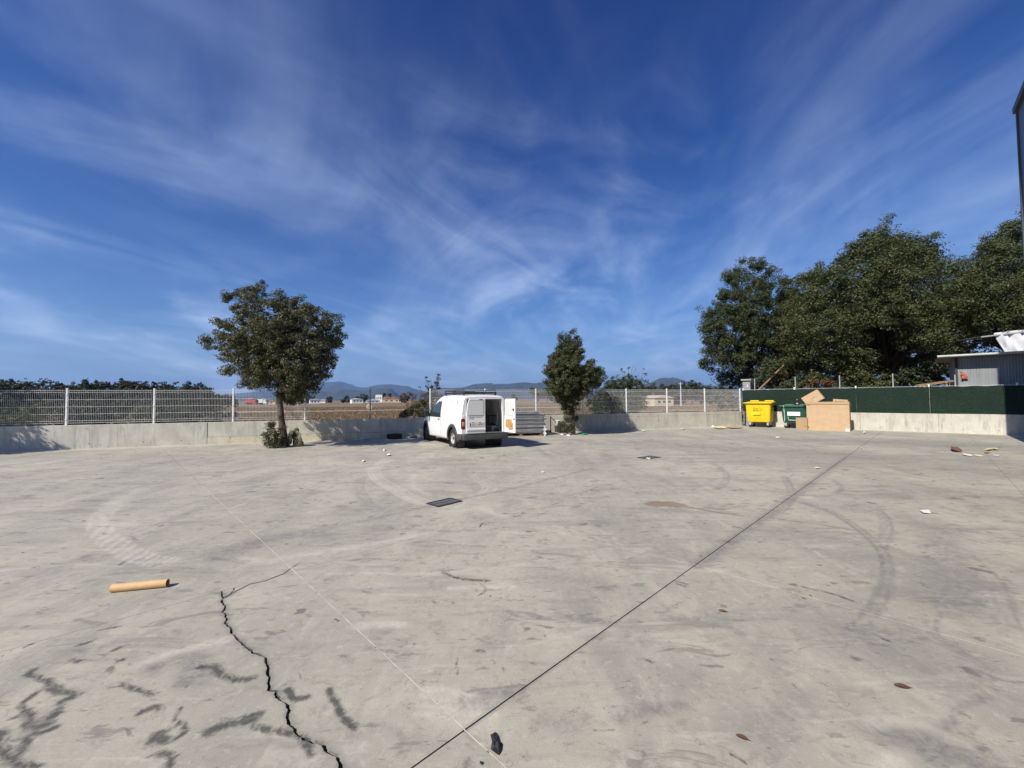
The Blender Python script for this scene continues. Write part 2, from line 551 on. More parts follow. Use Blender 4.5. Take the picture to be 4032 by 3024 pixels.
def strip(name, pts, width, z, m):
    vs, fs = [], []
    for i, q in enumerate(pts):
        d = (pts[min(i + 1, len(pts) - 1)] - pts[max(i - 1, 0)]).normalized()
        nn = Vector((-d.y, d.x, 0))
        for s in (-0.5, 0.5):
            vs.append((q.x + nn.x * width * s, q.y + nn.y * width * s, z))
    for i in range(len(pts) - 1):
        fs.append((2 * i, 2 * i + 1, 2 * i + 3, 2 * i + 2))
    return tag(MB().add(vs, fs).build(name, m), kind='structure')
pathp = [ground(x, y, fz) for x, y in ((300, 1632), (700, 1628), (1100, 1622), (1350, 1618), (1650, 1613), (2000, 1607), (2400, 1601), (2800, 1596))]
strip('path', pathp, 3.0, fz + 0.012, mat('path_dust', (0.42, 0.37, 0.28), 0.95, var=0.2, vscale=0.4))
verge = [ground(x, y + 7, fz) for x, y in ((300, 1632), (700, 1628), (1100, 1622), (1350, 1618), (1650, 1613), (2000, 1607), (2400, 1601), (2800, 1596))]
strip('verge', verge, 7.0, fz + 0.006, mat('verge_grass', (0.075, 0.078, 0.035), 0.95, col2=(0.15, 0.12, 0.06), vscale=0.5))

k = N('wooded_slope')
p = k.pos()
c = k.mix(k.step(k.noise(p, 0.004, 8, 0.65), 0.35, 0.65), (0.020, 0.030, 0.018), (0.050, 0.056, 0.036))
c = k.mix(k.math('MULTIPLY', k.step(k.noise(p, 0.0016, 5, 0.6), 0.55, 0.7), 0.5), c, (0.09, 0.085, 0.065))
k.put(k.b.inputs['Base Color'], c)
k.b.inputs['Roughness'].default_value = 1.0
M_HILL = k.m
def hills(prof, depth, seed, run):
    rng = np.random.default_rng(seed)
    pts = [at(x, y, depth) for x, y in prof]
    xs = np.array([q.x for q in pts]); zs = np.array([q.z for q in pts])
    nx, ny = 150, 26
    X = np.linspace(xs[0], xs[-1], nx)
    Z = np.interp(X, xs, zs)
    vs, fs = [], []
    ph = rng.uniform(0, 6.28, 12); fr = rng.uniform(3, 26, 12); fy = rng.uniform(1, 9, 12)
    for j in range(ny):
        t = j / (ny - 1)                      # 0 front foot, ridge at 0.62, back foot at 1
        h = (1 - abs(t - 0.62) / (0.62 if t < 0.62 else 0.38))
        h = max(0, h) ** 1.15
        for i in range(nx):
            u = i / (nx - 1)
            w = sum(math.sin(fr[q] * 6.28 * u + fy[q] * t * 6.28 + ph[q]) / fr[q] for q in range(12)) * 2.0
            amp = h * (1 - h) * 4 * 0.16
            end = min(1, min(u, 1 - u) * 14)
            vs.append((X[i] + w * run * 0.02, depth + (t - 0.62) * run, max(fz - 4, Z[i] * end * (h + amp * w))))
    for j in range(ny - 1):
        for i in range(nx - 1):
            a = j * nx + i
            fs.append((a, a + 1, a + nx + 1, a + nx))
    return tag(MB().add(vs, fs).build('hills', M_HILL, smooth=True, sharp=180), kind='structure')
za = lambda L, ox, oy, s: [(ox + x / s, oy + y / s) for x, y in L]
hills([(760, 1562), (900, 1553), (1010, 1540), (1100, 1528), (1180, 1516)] + za([(530, 328), (640, 325), (715, 318), (750, 312), (790, 322), (815, 340), (900, 360), (1000, 380), (1080, 395), (1150, 375), (1250, 355), (1400, 350), (1500, 360), (1600, 375), (1700, 410), (1800, 440)], 1100, 1400, 3.16) + [(1760, 1566)], 14500, 1, 4200)
hills([(700, 1571), (860, 1562)] + za([(430, 490), (500, 450), (600, 425), (700, 413), (850, 418), (1050, 430), (1200, 415), (1300, 400), (1400, 410), (1450, 430), (1500, 460), (1600, 500)], 1100, 1400, 3.16), 8200, 2, 2600)
hills(za([(250, 250), (330, 205), (430, 180), (540, 165), (650, 172), (800, 165), (880, 140), (950, 118), (1120, 100), (1250, 112), (1400, 105), (1500, 105), (1680, 86), (1780, 98), (1850, 105), (1900, 90), (2000, 95), (2150, 100), (2400, 130), (2700, 150), (3000, 200)], 1600, 1480, 3.687), 9800, 3, 3000)
hills(za([(1330, 930), (1490, 860), (1560, 828), (1650, 785), (1720, 778), (1770, 783), (1820, 773), (1870, 795), (1950, 828), (2050, 850), (2150, 868), (2400, 900), (2700, 925)], 2100, 1250, 3.318), 9000, 4, 2600)

# ------------------------------------------------------------------ concrete yard: slabs between sawn joints
O0 = Vector((-0.25, 2.12, 0))
U = Vector((0.7157, 0.6984, 0))
V = Vector((-0.6984, 0.7157, 0))
zA = lambda L: [(x / 2.212, 2400 + y / 2.212) for x, y in L]
zB = lambda L: [(x / 1.3557, 1800 + y / 1.3557) for x, y in L]
zM = lambda L: [(1300 + x / 1.3557, 1800 + y / 1.3557) for x, y in L]
zR = lambda L: [(2600 + x / 1.2528, 1700 + y / 1.2528) for x, y in L]
zC = lambda L: [(2480 + x / 4.254, 1950 + y / 4.254) for x, y in L]
zF = lambda L: [(x * KPX, y * KPX) for x, y in L]
marks = {'dark': [], 'smear': [], 'light': [], 'rust': [], 'crack': []}
def smooth_line(P, n=6):
    P = [P[0] * 2 - P[1]] + list(P) + [P[-1] * 2 - P[-2]]
    out = []
    for i in range(1, len(P) - 2):
        a, b, c, d = P[i - 1], P[i], P[i + 1], P[i + 2]
        for j in range(n):
            t = j / n
            out.append(.5 * (2 * b + (c - a) * t + (2 * a - 5 * b + 4 * c - d) * t * t + (3 * b - a - 3 * c + d) * t ** 3))
    return np.array(out + [P[-2]])
def mk(ch, L, w, s=1.0):
    P = np.array([ground(x, y).to_2d()[:] for x, y in L])
    if ch in ('dark', 'smear', 'light') and len(P) > 2 and w < .6:
        P = smooth_line(P, 4)
    marks[ch].append((P, w, s))
def tyre(ch, L, half, s, n=4, w=.022):         # track of a tread: a few narrow parallel bands
    P = smooth_line(np.array([ground(x, y).to_2d()[:] for x, y in L]), 6)
    d = np.gradient(P, axis=0)
    d /= np.maximum(1e-6, np.linalg.norm(d, axis=1))[:, None]
    nn = np.stack([-d[:, 1], d[:, 0]], 1)
    for q in np.linspace(-half, half, n):
        marks[ch].append((P + nn * q, w, s * (.75 + .5 * ((q * 977) % 1))))
    marks[ch].append((P, half * 1.1, s * .45))
for L, w in (([(300, 520), (250, 565), (330, 590), (420, 620), (430, 660), (300, 740), (180, 830), (200, 860)], .030),
             ([(430, 660), (520, 720), (620, 720), (660, 750), (560, 790), (520, 850), (480, 920), (400, 950)], .042),
             ([(220, 880), (250, 940), (240, 1010), (330, 1015), (440, 990)], .034),
             ([(480, 1030), (330, 1080), (260, 1100), (230, 1180), (160, 1270), (130, 1320), (220, 1360), (330, 1375)], .030),
             ([(0, 1060), (20, 1200), (60, 1270), (130, 1320)], .034), ([(1060, 645), (1200, 700), (1330, 740)], .028),
             ([(1210, 910), (1320, 850), (1420, 870)], .030), ([(1570, 860), (1530, 950), (1600, 1010), (1600, 1080), (1540, 1120)], .022),
             ([(1750, 500), (1880, 490), (1920, 560), (2050, 610), (2200, 600)], .040), ([(1830, 1060), (2000, 1000), (2212, 960)], .045),
             ([(1340, 1130), (1400, 1080), (1430, 1150)], .048), ([(1400, 1250), (1480, 1260), (1480, 1370)], .030), ([(1480, 1330), (1570, 1250)], .012),
             ([(90, 950), (140, 940)], .020), ([(620, 440), (700, 450)], .032), ([(980, 360), (1050, 330)], .028), ([(1030, 450), (1080, 430)], .028),
             ([(690, 310), (780, 285)], .024), ([(860, 180), (1030, 150)], .024), ([(210, 330), (300, 290)], .018), ([(1280, 1290), (1320, 1270)], .012)):
    mk('dark', zA(L), w)
mk('dark', zB([(1760, 1240), (1790, 1310), (1840, 1400), (1890, 1450)]), .034)
mk('dark', zB([(1540, 1240), (1570, 1290), (1640, 1280)]), .034)
mk('dark', zB([(1340, 1440), (1500, 1465), (1620, 1510), (1660, 1590)]), .030)
mk('dark', zB([(1290, 1390), (1390, 1370)]), .030)
for L, w, s in (([(600, 615), (700, 650), (850, 660)], .032, 1), ([(800, 670), (830, 710), (790, 740)], .020, .9), ([(1100, 530), (1200, 550)], .022, .8),
                ([(770, 1035), (820, 1037)], .024, .9), ([(775, 1135), (805, 1132)], .018, .9), ([(870, 1097), (885, 1096)], .015, .9), ([(910, 1128), (925, 1132)], .014, .9),
                ([(850, 742), (858, 743)], .014, 1.1), ([(675, 1070), (680, 1160)], .011, .9), ([(400, 985), (450, 1000)], .012, .9), ([(1000, 790), (1005, 791)], .012, 1),
                ([(1640, 1070), (1740, 1100)], .018, .9), ([(1660, 1590), (1670, 1585)], .024, .8), ([(740, 1620), (720, 1650)], .03, .8), ([(550, 770), (570, 775)], .02, 1),
                ([(1140, 950), (1145, 952)], .012, 1), ([(1850, 675), (1898, 690)], .02, 1)):
    mk('dark', zM(L), w, s)
for L, w, s in (([(700, 765), (850, 800), (960, 840)], .030, .9), ([(80, 740), (130, 750)], .03, .9), ([(200, 612), (212, 611)], .018, 1.1), ([(780, 657), (792, 658)], .018, 1.2),
                ([(1225, 918), (1243, 919)], .018, 1.2), ([(1100, 1025), (1125, 1032)], .014, 1.2), ([(735, 808), (750, 808)], .014, 1.2), ([(695, 820), (712, 820)], .014, 1.2),
                ([(1455, 250), (1490, 252)], .03, 1), ([(1650, 607), (1680, 608)], .03, 1), ([(120, 445), (150, 450)], .03, 1), ([(365, 468), (400, 475)], .03, 1),
                ([(330, 1580), (400, 1620), (440, 1655)], .008, 1), ([(340, 37), (385, 38)], .06, 1), ([(190, 100), (260, 95)], .03, .9), ([(640, 128), (750, 125)], .04, .8)):
    mk('dark', zR(L), w, s)
mk('smear', zA([(1400, 490), (1600, 430), (1700, 470), (1680, 600)]), .10, .95)
mk('smear', zB([(1180, 510), (1400, 450), (1700, 390)]), .22, .8)
mk('smear', zB([(1180, 490), (1898, 345)]), .10, .6)
mk('smear', zM([(1260, 850), (1380, 870), (1500, 890)]), .06, .8)
mk('smear', zM([(850, 1290), (950, 1270)]), .08, .8)
tyre('smear', zM([(160, 110), (150, 170), (190, 240), (240, 280)]), .09, .6, 4, .025)
mk('smear', zM([(1540, 1390), (1700, 1360), (1880, 1330)]), .05, .8)
mk('smear', zM([(1180, 1400), (1260, 1420)]), .12, .6)
mk('smear', zM([(0, 380), (520, 265)]), .06, .7)
mk('smear', zM([(700, 225), (1000, 160), (1400, 60)]), .07, .7)
tyre('smear', zR([(700, 350), (850, 400), (980, 480), (1080, 570), (1120, 660), (1110, 760), (1050, 880), (950, 990)]), .035, .95, 2, .022)
tyre('smear', zR([(1050, 370), (1110, 430), (1110, 520), (1080, 570)]), .05, .8, 3, .022)
tyre('smear', zR([(610, 220), (650, 300), (640, 340), (590, 390)]), .05, .9, 3, .022)
tyre('smear', zR([(250, 150), (320, 200), (320, 250), (270, 285)]), .05, .8, 3, .022)
mk('smear', zR([(850, 235), (895, 275), (870, 300)]), .06, .8)
tyre('smear', zR([(1500, 600), (1640, 730), (1700, 860), (1710, 960)]), .05, .7, 3, .022)
mk('smear', zR([(1250, 1540), (1450, 1560), (1500, 1620)]), .13, .95)
mk('smear', zR([(1300, 460), (1380, 500), (1420, 640), (1440, 760), (1400, 860)]), .22, .7)
mk('smear', zR([(1250, 990), (1420, 1060), (1560, 1170)]), .16, .7)
mk('smear', zR([(500, 1510), (540, 1450), (700, 1300)]), .10, .5)
mk('smear', zR([(0, 60), (600, 95), (1400, 150), (1794, 200)]), 1.6, .55)
mk('smear', zR([(700, 40), (1300, 60), (1700, 75)]), 1.5, .6)
mk('smear', zR([(1200, 300), (1790, 330)]), .8, .45)
tyre('light', zB([(600, 260), (545, 310), (530, 360), (560, 420), (640, 480), (760, 540), (900, 565)]), .10, .9)
mk('light', zB([(740, 170), (640, 230), (560, 300)]), .16, .6)
mk('light', zB([(820, 1080), (1000, 1030), (1250, 960)]), .055, .9)
mk('light', zB([(1280, 545), (1450, 555), (1560, 530), (1898, 480)]), .09, .7)
tyre('light', zM([(310, 10), (240, 60), (250, 110), (330, 160), (420, 210), (520, 250)]), .12, .85, 4, .03)
mk('light', zM([(440, 90), (450, 160), (520, 200)]), .10, .6)
tyre('light', zM([(800, 120), (850, 155), (830, 190), (760, 215)]), .12, .7, 4, .03)
tyre('light', zM([(480, 1300), (600, 1310), (730, 1345), (880, 1350)]), .09, .9, 4, .03)
mk('light', zM([(560, 1370), (840, 1450)]), .07, .6)
mk('light', zM([(150, 900), (400, 890)]), .06, .8)
mk('light', zM([(0, 500), (300, 450), (560, 400)]), .07, .7)
mk('light', zM([(640, 700), (980, 690)]), .055, .8)
mk('light', zM([(800, 270), (920, 315)]), .10, .7)
mk('light', zM([(0, 620), (560, 620), (1050, 570)]), .04, .6)
mk('light', zB([(1898, 1570), (1500, 1640)]), .08, .7)
mk('light', zR([(1050, 1440), (1250, 1440), (1420, 1510)]), .045, .95)
mk('light', zR([(1220, 1580), (1120, 1650)]), .05, .9)
mk('light', zR([(1330, 1010), (1440, 1100), (1660, 1240)]), .022, .9)
mk('light', zR([(1370, 925), (1360, 980)]), .03, .9)
mk('light', [(3905, 1841), (3950, 1846), (4010, 1850)], .07, 1.6)
mk('light', [(2111, 2075), (2744, 2228)], .03, .5)
for a, b in ((0.3, 13.7),):           # brushed strip along the foot of the long wall
    q = [(CORNER + DL * s + nL * 0.22).to_2d()[:] for s in np.linspace(a, b, 12)]
    marks['light'].append((np.array(q), .42, .75))
q = [(CORNER + DR * s + nR * 0.16).to_2d()[:] for s in np.linspace(0, 4.6, 8)]
marks['light'].append((np.array(q), .3, .7))
mk('smear', zF([(1505, 1222), (1690, 1090), (1830, 985)]), .10, .9)
mk('smear', zF([(1560, 1185), (1700, 1085)]), .05, .9)
mk('smear', zF([(1003, 1578), (1250, 1403), (1505, 1222)]), .012, .9)
mk('smear', zM([(1100, 620), (1300, 640), (1500, 700)]), .25, .45)
mk('smear', zR([(1000, 1000), (1300, 1100), (1700, 1250)]), .5, .5)
mk('rust', zC([(420, 150), (560, 145), (700, 150), (780, 165)]), .16, 1.0)
mk('rust', zC([(820, 165), (1000, 200), (1250, 250), (1450, 285), (1650, 310), (1900, 345)]), .055, .62)
mk('rust', zR([(550, 425), (800, 460), (990, 490)]), .05, .5)
mk('rust', zR([(960, 742), (1030, 746)]), .05, .5)
mk('crack', zF([(487, 1290), (512, 1276), (540, 1262), (575, 1254), (612, 1240), (630, 1226), (655, 1212)]), .055)
mk('crack', zF([(1036, 1139), (1042, 1130), (1060, 1128)]), .06)
mk('crack', zF([(1060, 1131), (1100, 1119), (1165, 1103)]), .045, .93)
mk('crack', zF([(1170, 1102), (1182, 1094), (1195, 1090), (1240, 1075), (1310, 1042)]), .06, .98)
mk('crack', zF([(520, 1235), (508, 1262), (505, 1275), (490, 1290)]), .04, .95)
mk('crack', zB([(0, 760), (200, 705), (420, 640), (640, 608), (830, 603), (990, 580)]), .04, .93)
mk('crack', zB([(0, 1070), (100, 1010), (330, 920)]), .025, .93)
mk('crack', zB([(1560, 600), (1280, 660)]), .02, .8)
mk('smear', zR([(1560, 1170), (1660, 1240), (1600, 1310), (1480, 1360), (1460, 1410), (1390, 1460)]), .026, 1.0)
mk('light', zR([(1560, 1170), (1660, 1240), (1600, 1310), (1480, 1360), (1460, 1410), (1390, 1460)]), .05, .4)
mk('smear', zR([(1410, 880), (1370, 920), (1360, 980), (1320, 1010), (1380, 1050), (1440, 1100), (1560, 1170)]), .026, 1.0)
mk('light', zR([(1410, 880), (1370, 920), (1360, 980), (1320, 1010), (1380, 1050), (1440, 1100), (1560, 1170)]), .05, .4)
mk('smear', zR([(1290, 440), (1380, 500), (1410, 640)]), .026, 1.0)
mk('light', zR([(1290, 440), (1380, 500), (1410, 640)]), .05, .4)
mk('smear', zR([(1410, 640), (1430, 700), (1400, 800), (1410, 880)]), .026, 1.0)
mk('light', zR([(1410, 640), (1430, 700), (1400, 800), (1410, 880)]), .05, .4)
mk('crack', zM([(470, 620), (475, 680), (450, 715)]), .02, .9)

def paint(pts):
    out = {}
    for ch, L in marks.items():
        a = np.zeros(len(pts))
        for P, w, s in L:
            R = w * 2.2
            lo, hi = P.min(0) - R, P.max(0) + R
            idx = np.nonzero((pts[:, 0] > lo[0]) & (pts[:, 0] < hi[0]) & (pts[:, 1] > lo[1]) & (pts[:, 1] < hi[1]))[0]
            if not len(idx): continue
            q = pts[idx]
            d = np.full(len(idx), 1e9)
            for i in range(len(P) - 1):
                ab = P[i + 1] - P[i]
                t = np.clip(((q - P[i]) @ ab) / max(1e-9, ab @ ab), 0, 1)
                d = np.minimum(d, np.hypot(*(q - (P[i] + t[:, None] * ab)).T))
            if ch == 'crack':
                val = np.clip(1 - d / w, 0, 1) * s
            else:
                x = np.clip(1.15 - d / (w * 1.35), 0, 1)
                val = x * s
            a[idx] = np.maximum(a[idx], val)
        out[ch] = a
    return out

rng0 = np.random.default_rng(5)
CRACK = [(-.585, 2.70), (-.60, 2.54), (-.66, 2.05), (-.64, 1.72), (-.61, 1.49), (-.56, 1.34), (-.60, 1.12), (-.63, 1.02), (-.57, .83), (-.605, .67), (-.61, .57), (-.535, .425), (-.51, .305), (-.525, .21), (-.50, .1), (-.515, 0)]
cvv = np.array([c[1] for c in CRACK][::-1]); cuu = np.array([c[0] for c in CRACK][::-1])
cs = np.linspace(0, 2.7, 240)
cj = np.interp(cs, cvv, cuu)
jit = np.zeros_like(cs)
for fq, am in ((9, .012), (23, .010), (60, .007), (110, .004)):
    kn = rng0.uniform(-1, 1, int(2.7 * fq) + 2)
    jit += am * np.interp(cs, np.linspace(0, 2.7, len(kn)), kn)
cj = cj + jit
gapk = rng0.uniform(0.55, 1.0, 60)
cg = np.interp(cs, np.linspace(0, 2.7, 60), gapk) * np.interp(cs, [0, .5, 1.2, 2.0, 2.7], [.021, .024, .021, .017, .016])

cw = [O0 + U * float(a) + V * float(b) for a, b in zip(cj[::3], cs[::3])]
marks['crack'].append((np.array([q.to_2d()[:] for q in cw]), .034, 1.0))
marks['smear'].append((np.array([q.to_2d()[:] for q in cw]), .03, .8))
def slab_mesh(u0, u1, v0, v1, res, crack=None, side=0):
    nv = max(2, int((v1 - v0) / res) + 1)
    vs_ = np.linspace(v0, v1, nv)
    if crack is not None:
        nv = 241; vs_ = np.linspace(v0, v1, nv)
    nu = max(2, int((u1 - u0) / res) + 1)
    t = np.linspace(0, 1, nu)
    if crack is None:
        uu = u0 + (u1 - u0) * t[None, :] + np.zeros((nv, 1))
    else:
        cc = np.interp(vs_, cs, cj); gg = np.interp(vs_, cs, cg)
        if side < 0: uu = u0 + (cc - gg / 2 - u0)[:, None] * t[None, :]
        else: uu = (cc + gg / 2)[:, None] + (u1 - cc - gg / 2)[:, None] * t[None, :]
    vv = np.repeat(vs_[:, None], nu, 1)
    X = O0.x + uu * U.x + vv * V.x
    Y = O0.y + uu * U.y + vv * V.y
    top = np.stack([X.ravel(), Y.ravel(), np.zeros(X.size)], 1)
    n = nu * nv
    i = np.arange(nv - 1)[:, None] * nu + np.arange(nu - 1)[None, :]
    faces = np.stack([i, i + 1, i + 1 + nu, i + nu], -1).reshape(-1, 4)
    ring = np.concatenate([np.arange(nu), np.arange(1, nv) * nu + nu - 1, (nv - 1) * nu + np.arange(nu - 2, -1, -1), np.arange(nv - 2, 0, -1) * nu])
    low = top[ring].copy(); low[:, 2] = -0.05
    m = len(ring)
    r2 = np.roll(ring, -1); j = np.arange(m)
    sides = np.stack([ring, n + j, n + (j + 1) % m, r2], 1)
    V_ = np.concatenate([top, low]); F_ = np.concatenate([faces, sides])
    return V_, F_
def fast_mesh(name, V_, F_):
    me = bpy.data.meshes.new(name)
    me.vertices.add(len(V_)); me.vertices.foreach_set('co', V_.astype(np.float32).ravel())
    me.loops.add(F_.size); me.loops.foreach_set('vertex_index', F_.astype(np.int32).ravel())
    me.polygons.add(len(F_)); me.polygons.foreach_set('loop_start', np.arange(0, F_.size, F_.shape[1], dtype=np.int32))
    me.update(calc_edges=True)
    me.shade_flat()
    return me
# outline of the base under the slabs
def uv(p): 
    q = p - O0
    return q.dot(U), q.dot(V)
base_poly = [CORNER, CORNER + DR * 6.0, Vector((30, -6, 0)), Vector((12, -16, 0)), Vector((-22, -10, 0)), CORNER + DL * 16]
yard = MB().add([(q.x, q.y, -0.03) for q in base_poly], [tuple(range(len(base_poly)))]).build('yard_pavement', M_SUB)
tag(yard, kind='structure')
us = [-22.96, -17.22, -11.48, -5.74, 0, 2.87, 8.61, 14.35, 20.09, 25.83, 31.57]
vvs = [-18.9, -13.5, -8.1, -2.7, 0, 2.7, 8.1, 13.5, 18.9, 24.3]
def add_slab(V_, F_):
    me = fast_mesh('concrete_slab', V_, F_)
    need = None
    for o_, e_, n_ in ((CORNER, eL, nL), (CORNER, eR, nR)):
        d = (V_[:, 0] - o_.x) * n_.x + (V_[:, 1] - o_.y) * n_.y
        if d.max() < 0.0: return None
        if d.min() < 0.0: need = True
    if need:
        bm = bmesh.new(); bm.from_mesh(me)
        for o_, n_ in ((CORNER, nL), (CORNER, nR)):
            bmesh.ops.bisect_plane(bm, geom=bm.verts[:] + bm.edges[:] + bm.faces[:], plane_co=o_ + Vector((0, 0, 0)) - n_ * 0.05, plane_no=-n_, clear_outer=True)
        bm.to_mesh(me); bm.free()
        if not len(me.vertices): return None
    co = np.zeros(len(me.vertices) * 3, np.float32); me.vertices.foreach_get('co', co); co = co.reshape(-1, 3)
    for ch, a in paint(co[:, :2].astype(float)).items():
        at_ = me.attributes.new(ch, 'FLOAT', 'POINT')
        at_.data.foreach_set('value', a.astype(np.float32))
    return link('concrete_slab', me, M_YARD, yard)
GAP = 0.0022
for i in range(len(us) - 1):
    for j in range(len(vvs) - 1):
        c = O0 + U * ((us[i] + us[i + 1]) / 2) + V * ((vvs[j] + vvs[j + 1]) / 2)
        if c.y < -7 or c.x > 27 or c.x < -26: continue
        dc = max(0, Vector((c.x, c.y - 1.5, 0)).length - 3.6)
        res = 0.028 if dc < 2.6 else 0.045 if dc < 5 else 0.10 if dc < 10 else 0.2
        if c.y < -1: res = 0.5
        gv = lambda q: .0045 if q == 0 else .0018
        gu = lambda q: .0045 if q in (0, 2.87) else GAP
        a0, a1, b0, b1 = us[i] + gu(us[i]), us[i + 1] - gu(us[i + 1]), vvs[j] + gv(vvs[j]), vvs[j + 1] - gv(vvs[j + 1])
        if us[i + 1] == 0 and vvs[j] == 0:
            for s in (-1, 1):
                add_slab(*slab_mesh(a0, a1, b0, b1, 0.03, True, s))
        else:
            add_slab(*slab_mesh(a0, a1, b0, b1, res))
# pale filler left in the sawn joints that run away to the left
def filler(u, v0, v1, z, w, seed):
    r = random.Random(seed)
    m = MB()
    v = v0
    while v < v1:
        e = min(v1, v + r.uniform(0.3, 1.4))
        a, b = O0 + U * u + V * v, O0 + U * u + V * e
        s = U * (w / 2)
        ww = r.uniform(0.75, 1.0)
        m.add([(q.x, q.y, z) for q in (a - s * ww, a + s * ww, b + s * ww, b - s * ww)], [(0, 1, 2, 3)])
        v = e + r.uniform(0.0, 0.03)
    m.build('joint_filler', M_JOINT, yard)
filler(0, -2.6, 8.5, -0.0025, 0.0080, 1)
filler(2.87, -6, 2.4, -0.0025, 0.0080, 2)

# ------------------------------------------------------------------ low concrete walls
WALL_H = 0.845
def wall_frame(origin, e):
    return math.atan2(e.y, e.x)
# local x runs from the corner along the wall, local +y or -y is the field side
def build_wall(label, origin, e, n, joints, low, mlow, mup, zsplit):
    t = thing('concrete_wall', origin, math.atan2(e.y, e.x), label, 'wall')
    yl = Vector((-e.y, e.x, 0))                       # local +y
    s = -1 if yl.dot(n) > 0 else 1                    # away from the yard
    r = random.Random(len(joints))
    for a, b in zip(joints[:-1], joints[1:]):
        g = 0.0025
        zs = zsplit(a)
        o1 = r.uniform(-.004, .004); o2 = r.uniform(-.004, .004)
        if zs:
            MB().box(((a + b) / 2, s * (.125 + o1) , (zs - .003) / 2 - .06), (b - a - 2 * g, .25, zs - .003 + .12)).build('lower_course', mlow(a), t, bevel=.005)
            MB().box(((a + b) / 2, s * (.130 + o2), (zs + .003 + WALL_H) / 2), (b - a - 2 * g, .24, WALL_H - zs - .003)).build('upper_course', mup, t, bevel=.006)
        else:
            MB().box(((a + b) / 2, s * (.125 + o1), WALL_H / 2 - .06), (b - a - 2 * g, .25, WALL_H + .12)).build('wall_panel', mup, t, bevel=.006)
        for q in (0.3, 0.72):                          # formwork tie holes
            x = a + (b - a) * q
            zt = (zs if zs else .2) - .03
            MB().lathe([(.0, -.001), (.016, -.001), (.016, .004)], 8, Matrix.Translation((x, -s * .006 , zt))).build('tie_hole', M_SUB, t)
    # joint core a little behind the faces
    MB().box(((joints[0] + joints[-1]) / 2, s * .13, WALL_H / 2 - .09), (joints[-1] - joints[0], .19, WALL_H + .12)).build('core', M_SUB, t)
    return t
jl = [0.02] + [BAY * q for q in (.99, 2.1, 3.0, 3.88, 4.95, 6.0, 7.1, 8.19, 9.25, 10.32, 11.4, 12.46, 13.5, 14.6, 15.7)]
build_wall('long low grey concrete wall carrying the white mesh fence behind the van', CORNER, eL, nL, jl, None,
           lambda a: M_WALL_LOW if a > 4.5 * BAY else M_WALL, M_WALL,
           lambda a: (.68 if a < 3.9 * BAY else .27 if a < 10.3 * BAY else 0))
jr = [0.32] + [BAY * q for q in (1.02, 2.05, 3.1, 4.05, 5.0, 6.0)]
build_wall('pale low concrete wall under the green privacy screen behind the bins', CORNER, eR, nR, jr, None, lambda a: M_WALL_R, M_WALL_R, lambda a: 0)

# ------------------------------------------------------------------ white welded mesh fence
FT = 2.12
def wire_panel(x0, x1, s, name, par, z0=.90, z1=FT, cut=None):
    m = MB()
    r = .0031
    y = s * .075
    def wire(a, b, rr=r):
        m.tube([a, b], rr, 4, cap=False)
    hz = [z0 + .02, z0 + .10, z0 + .34, z0 + .60, z0 + .86, z1 - .10, z1 - .03]
    prof = [(z0, 0), (z0 + .04, 0), (z0 + .075, -.025), (z0 + .11, 0), (z1 - .13, 0), (z1 - .095, -.025), (z1 - .06, 0), (z1, 0)]
    n = int((x1 - x0 - .08) / .05)
    for i in range(n + 1):
        x = x0 + .04 + i * (x1 - x0 - .08) / n
        top = z1
        if cut is not None:
            top = cut(x)
            if top is None: continue
        if top < z1:
            wire((x, y, z0), (x, y, top))
        else:
            m.tube([(x, y + s * d * -1, z) for z, d in prof], r, 4, cap=False)
    for z in hz:
        if cut is None:
            m.tube([(x0 + .03, y - s * .006, z), (x1 - .03, y - s * .006, z)], .0040, 4, cap=False)
        else:
            xs = [x for x in np.linspace(x0 + .03, x1 - .03, 60) if cut(x) is not None and cut(x) > z]
            if len(xs) > 1: m.tube([(xs[0], y - s * .006, z), (xs[-1], y - s * .006, z)], .0040, 4, cap=False)
    return m.build(name, M_WIRE, par)
def post(x, s, par, m=None, ztop=FT + .02, zb=WALL_H):
    q = MB()
    q.rbox((x, s * .11, (ztop + zb) / 2), (.060, .060, ztop - zb), .008)
    o = q.build('post', m or M_WHITE, par)
    c = MB(); c.rbox((x, s * .11, ztop + .012), (.068, .068, .026), .008)
    c.build('post_cap', m or M_WHITE, o)
    for zc in (1.05, 1.5, 1.95):
        b = MB(); b.box((x, s * .072, zc), (.05, .018, .035))
        b.build('clamp', m or M_WHITE, o)
    return o
sL = -1 if Vector((-eL.y, eL.x, 0)).dot(nL) > 0 else 1
sR = -1 if Vector((-eR.y, eR.x, 0)).dot(nR) > 0 else 1
fl = thing('mesh_fence', CORNER, math.atan2(eL.y, eL.x), 'white welded wire mesh fence on the long low wall, one bay open to the field', 'fence')
for i in range(0, 16):
    gal = i in (8,)
    post(i * BAY, sL, fl, M_GALV_D if gal else None)
for i in range(0, 15):
    a, b = i * BAY + .03, (i + 1) * BAY - .03
    if i in (7,):       # bay torn away except a stub
        wire_panel(a, b, sL, 'wire_panel', fl, cut=lambda x: FT if x < 6.4 * BAY + 1.45 else None)
    elif i == 8:
        wire_panel(a, b, sL, 'wire_panel', fl, cut=lambda x: None if x < 8.86 * BAY else .98 + (x - 8.86 * BAY) * 1.9)
    elif i == 9:
        wire_panel(a, b, sL, 'wire_panel', fl)
    else:
        wire_panel(a, b, sL, 'wire_panel', fl)

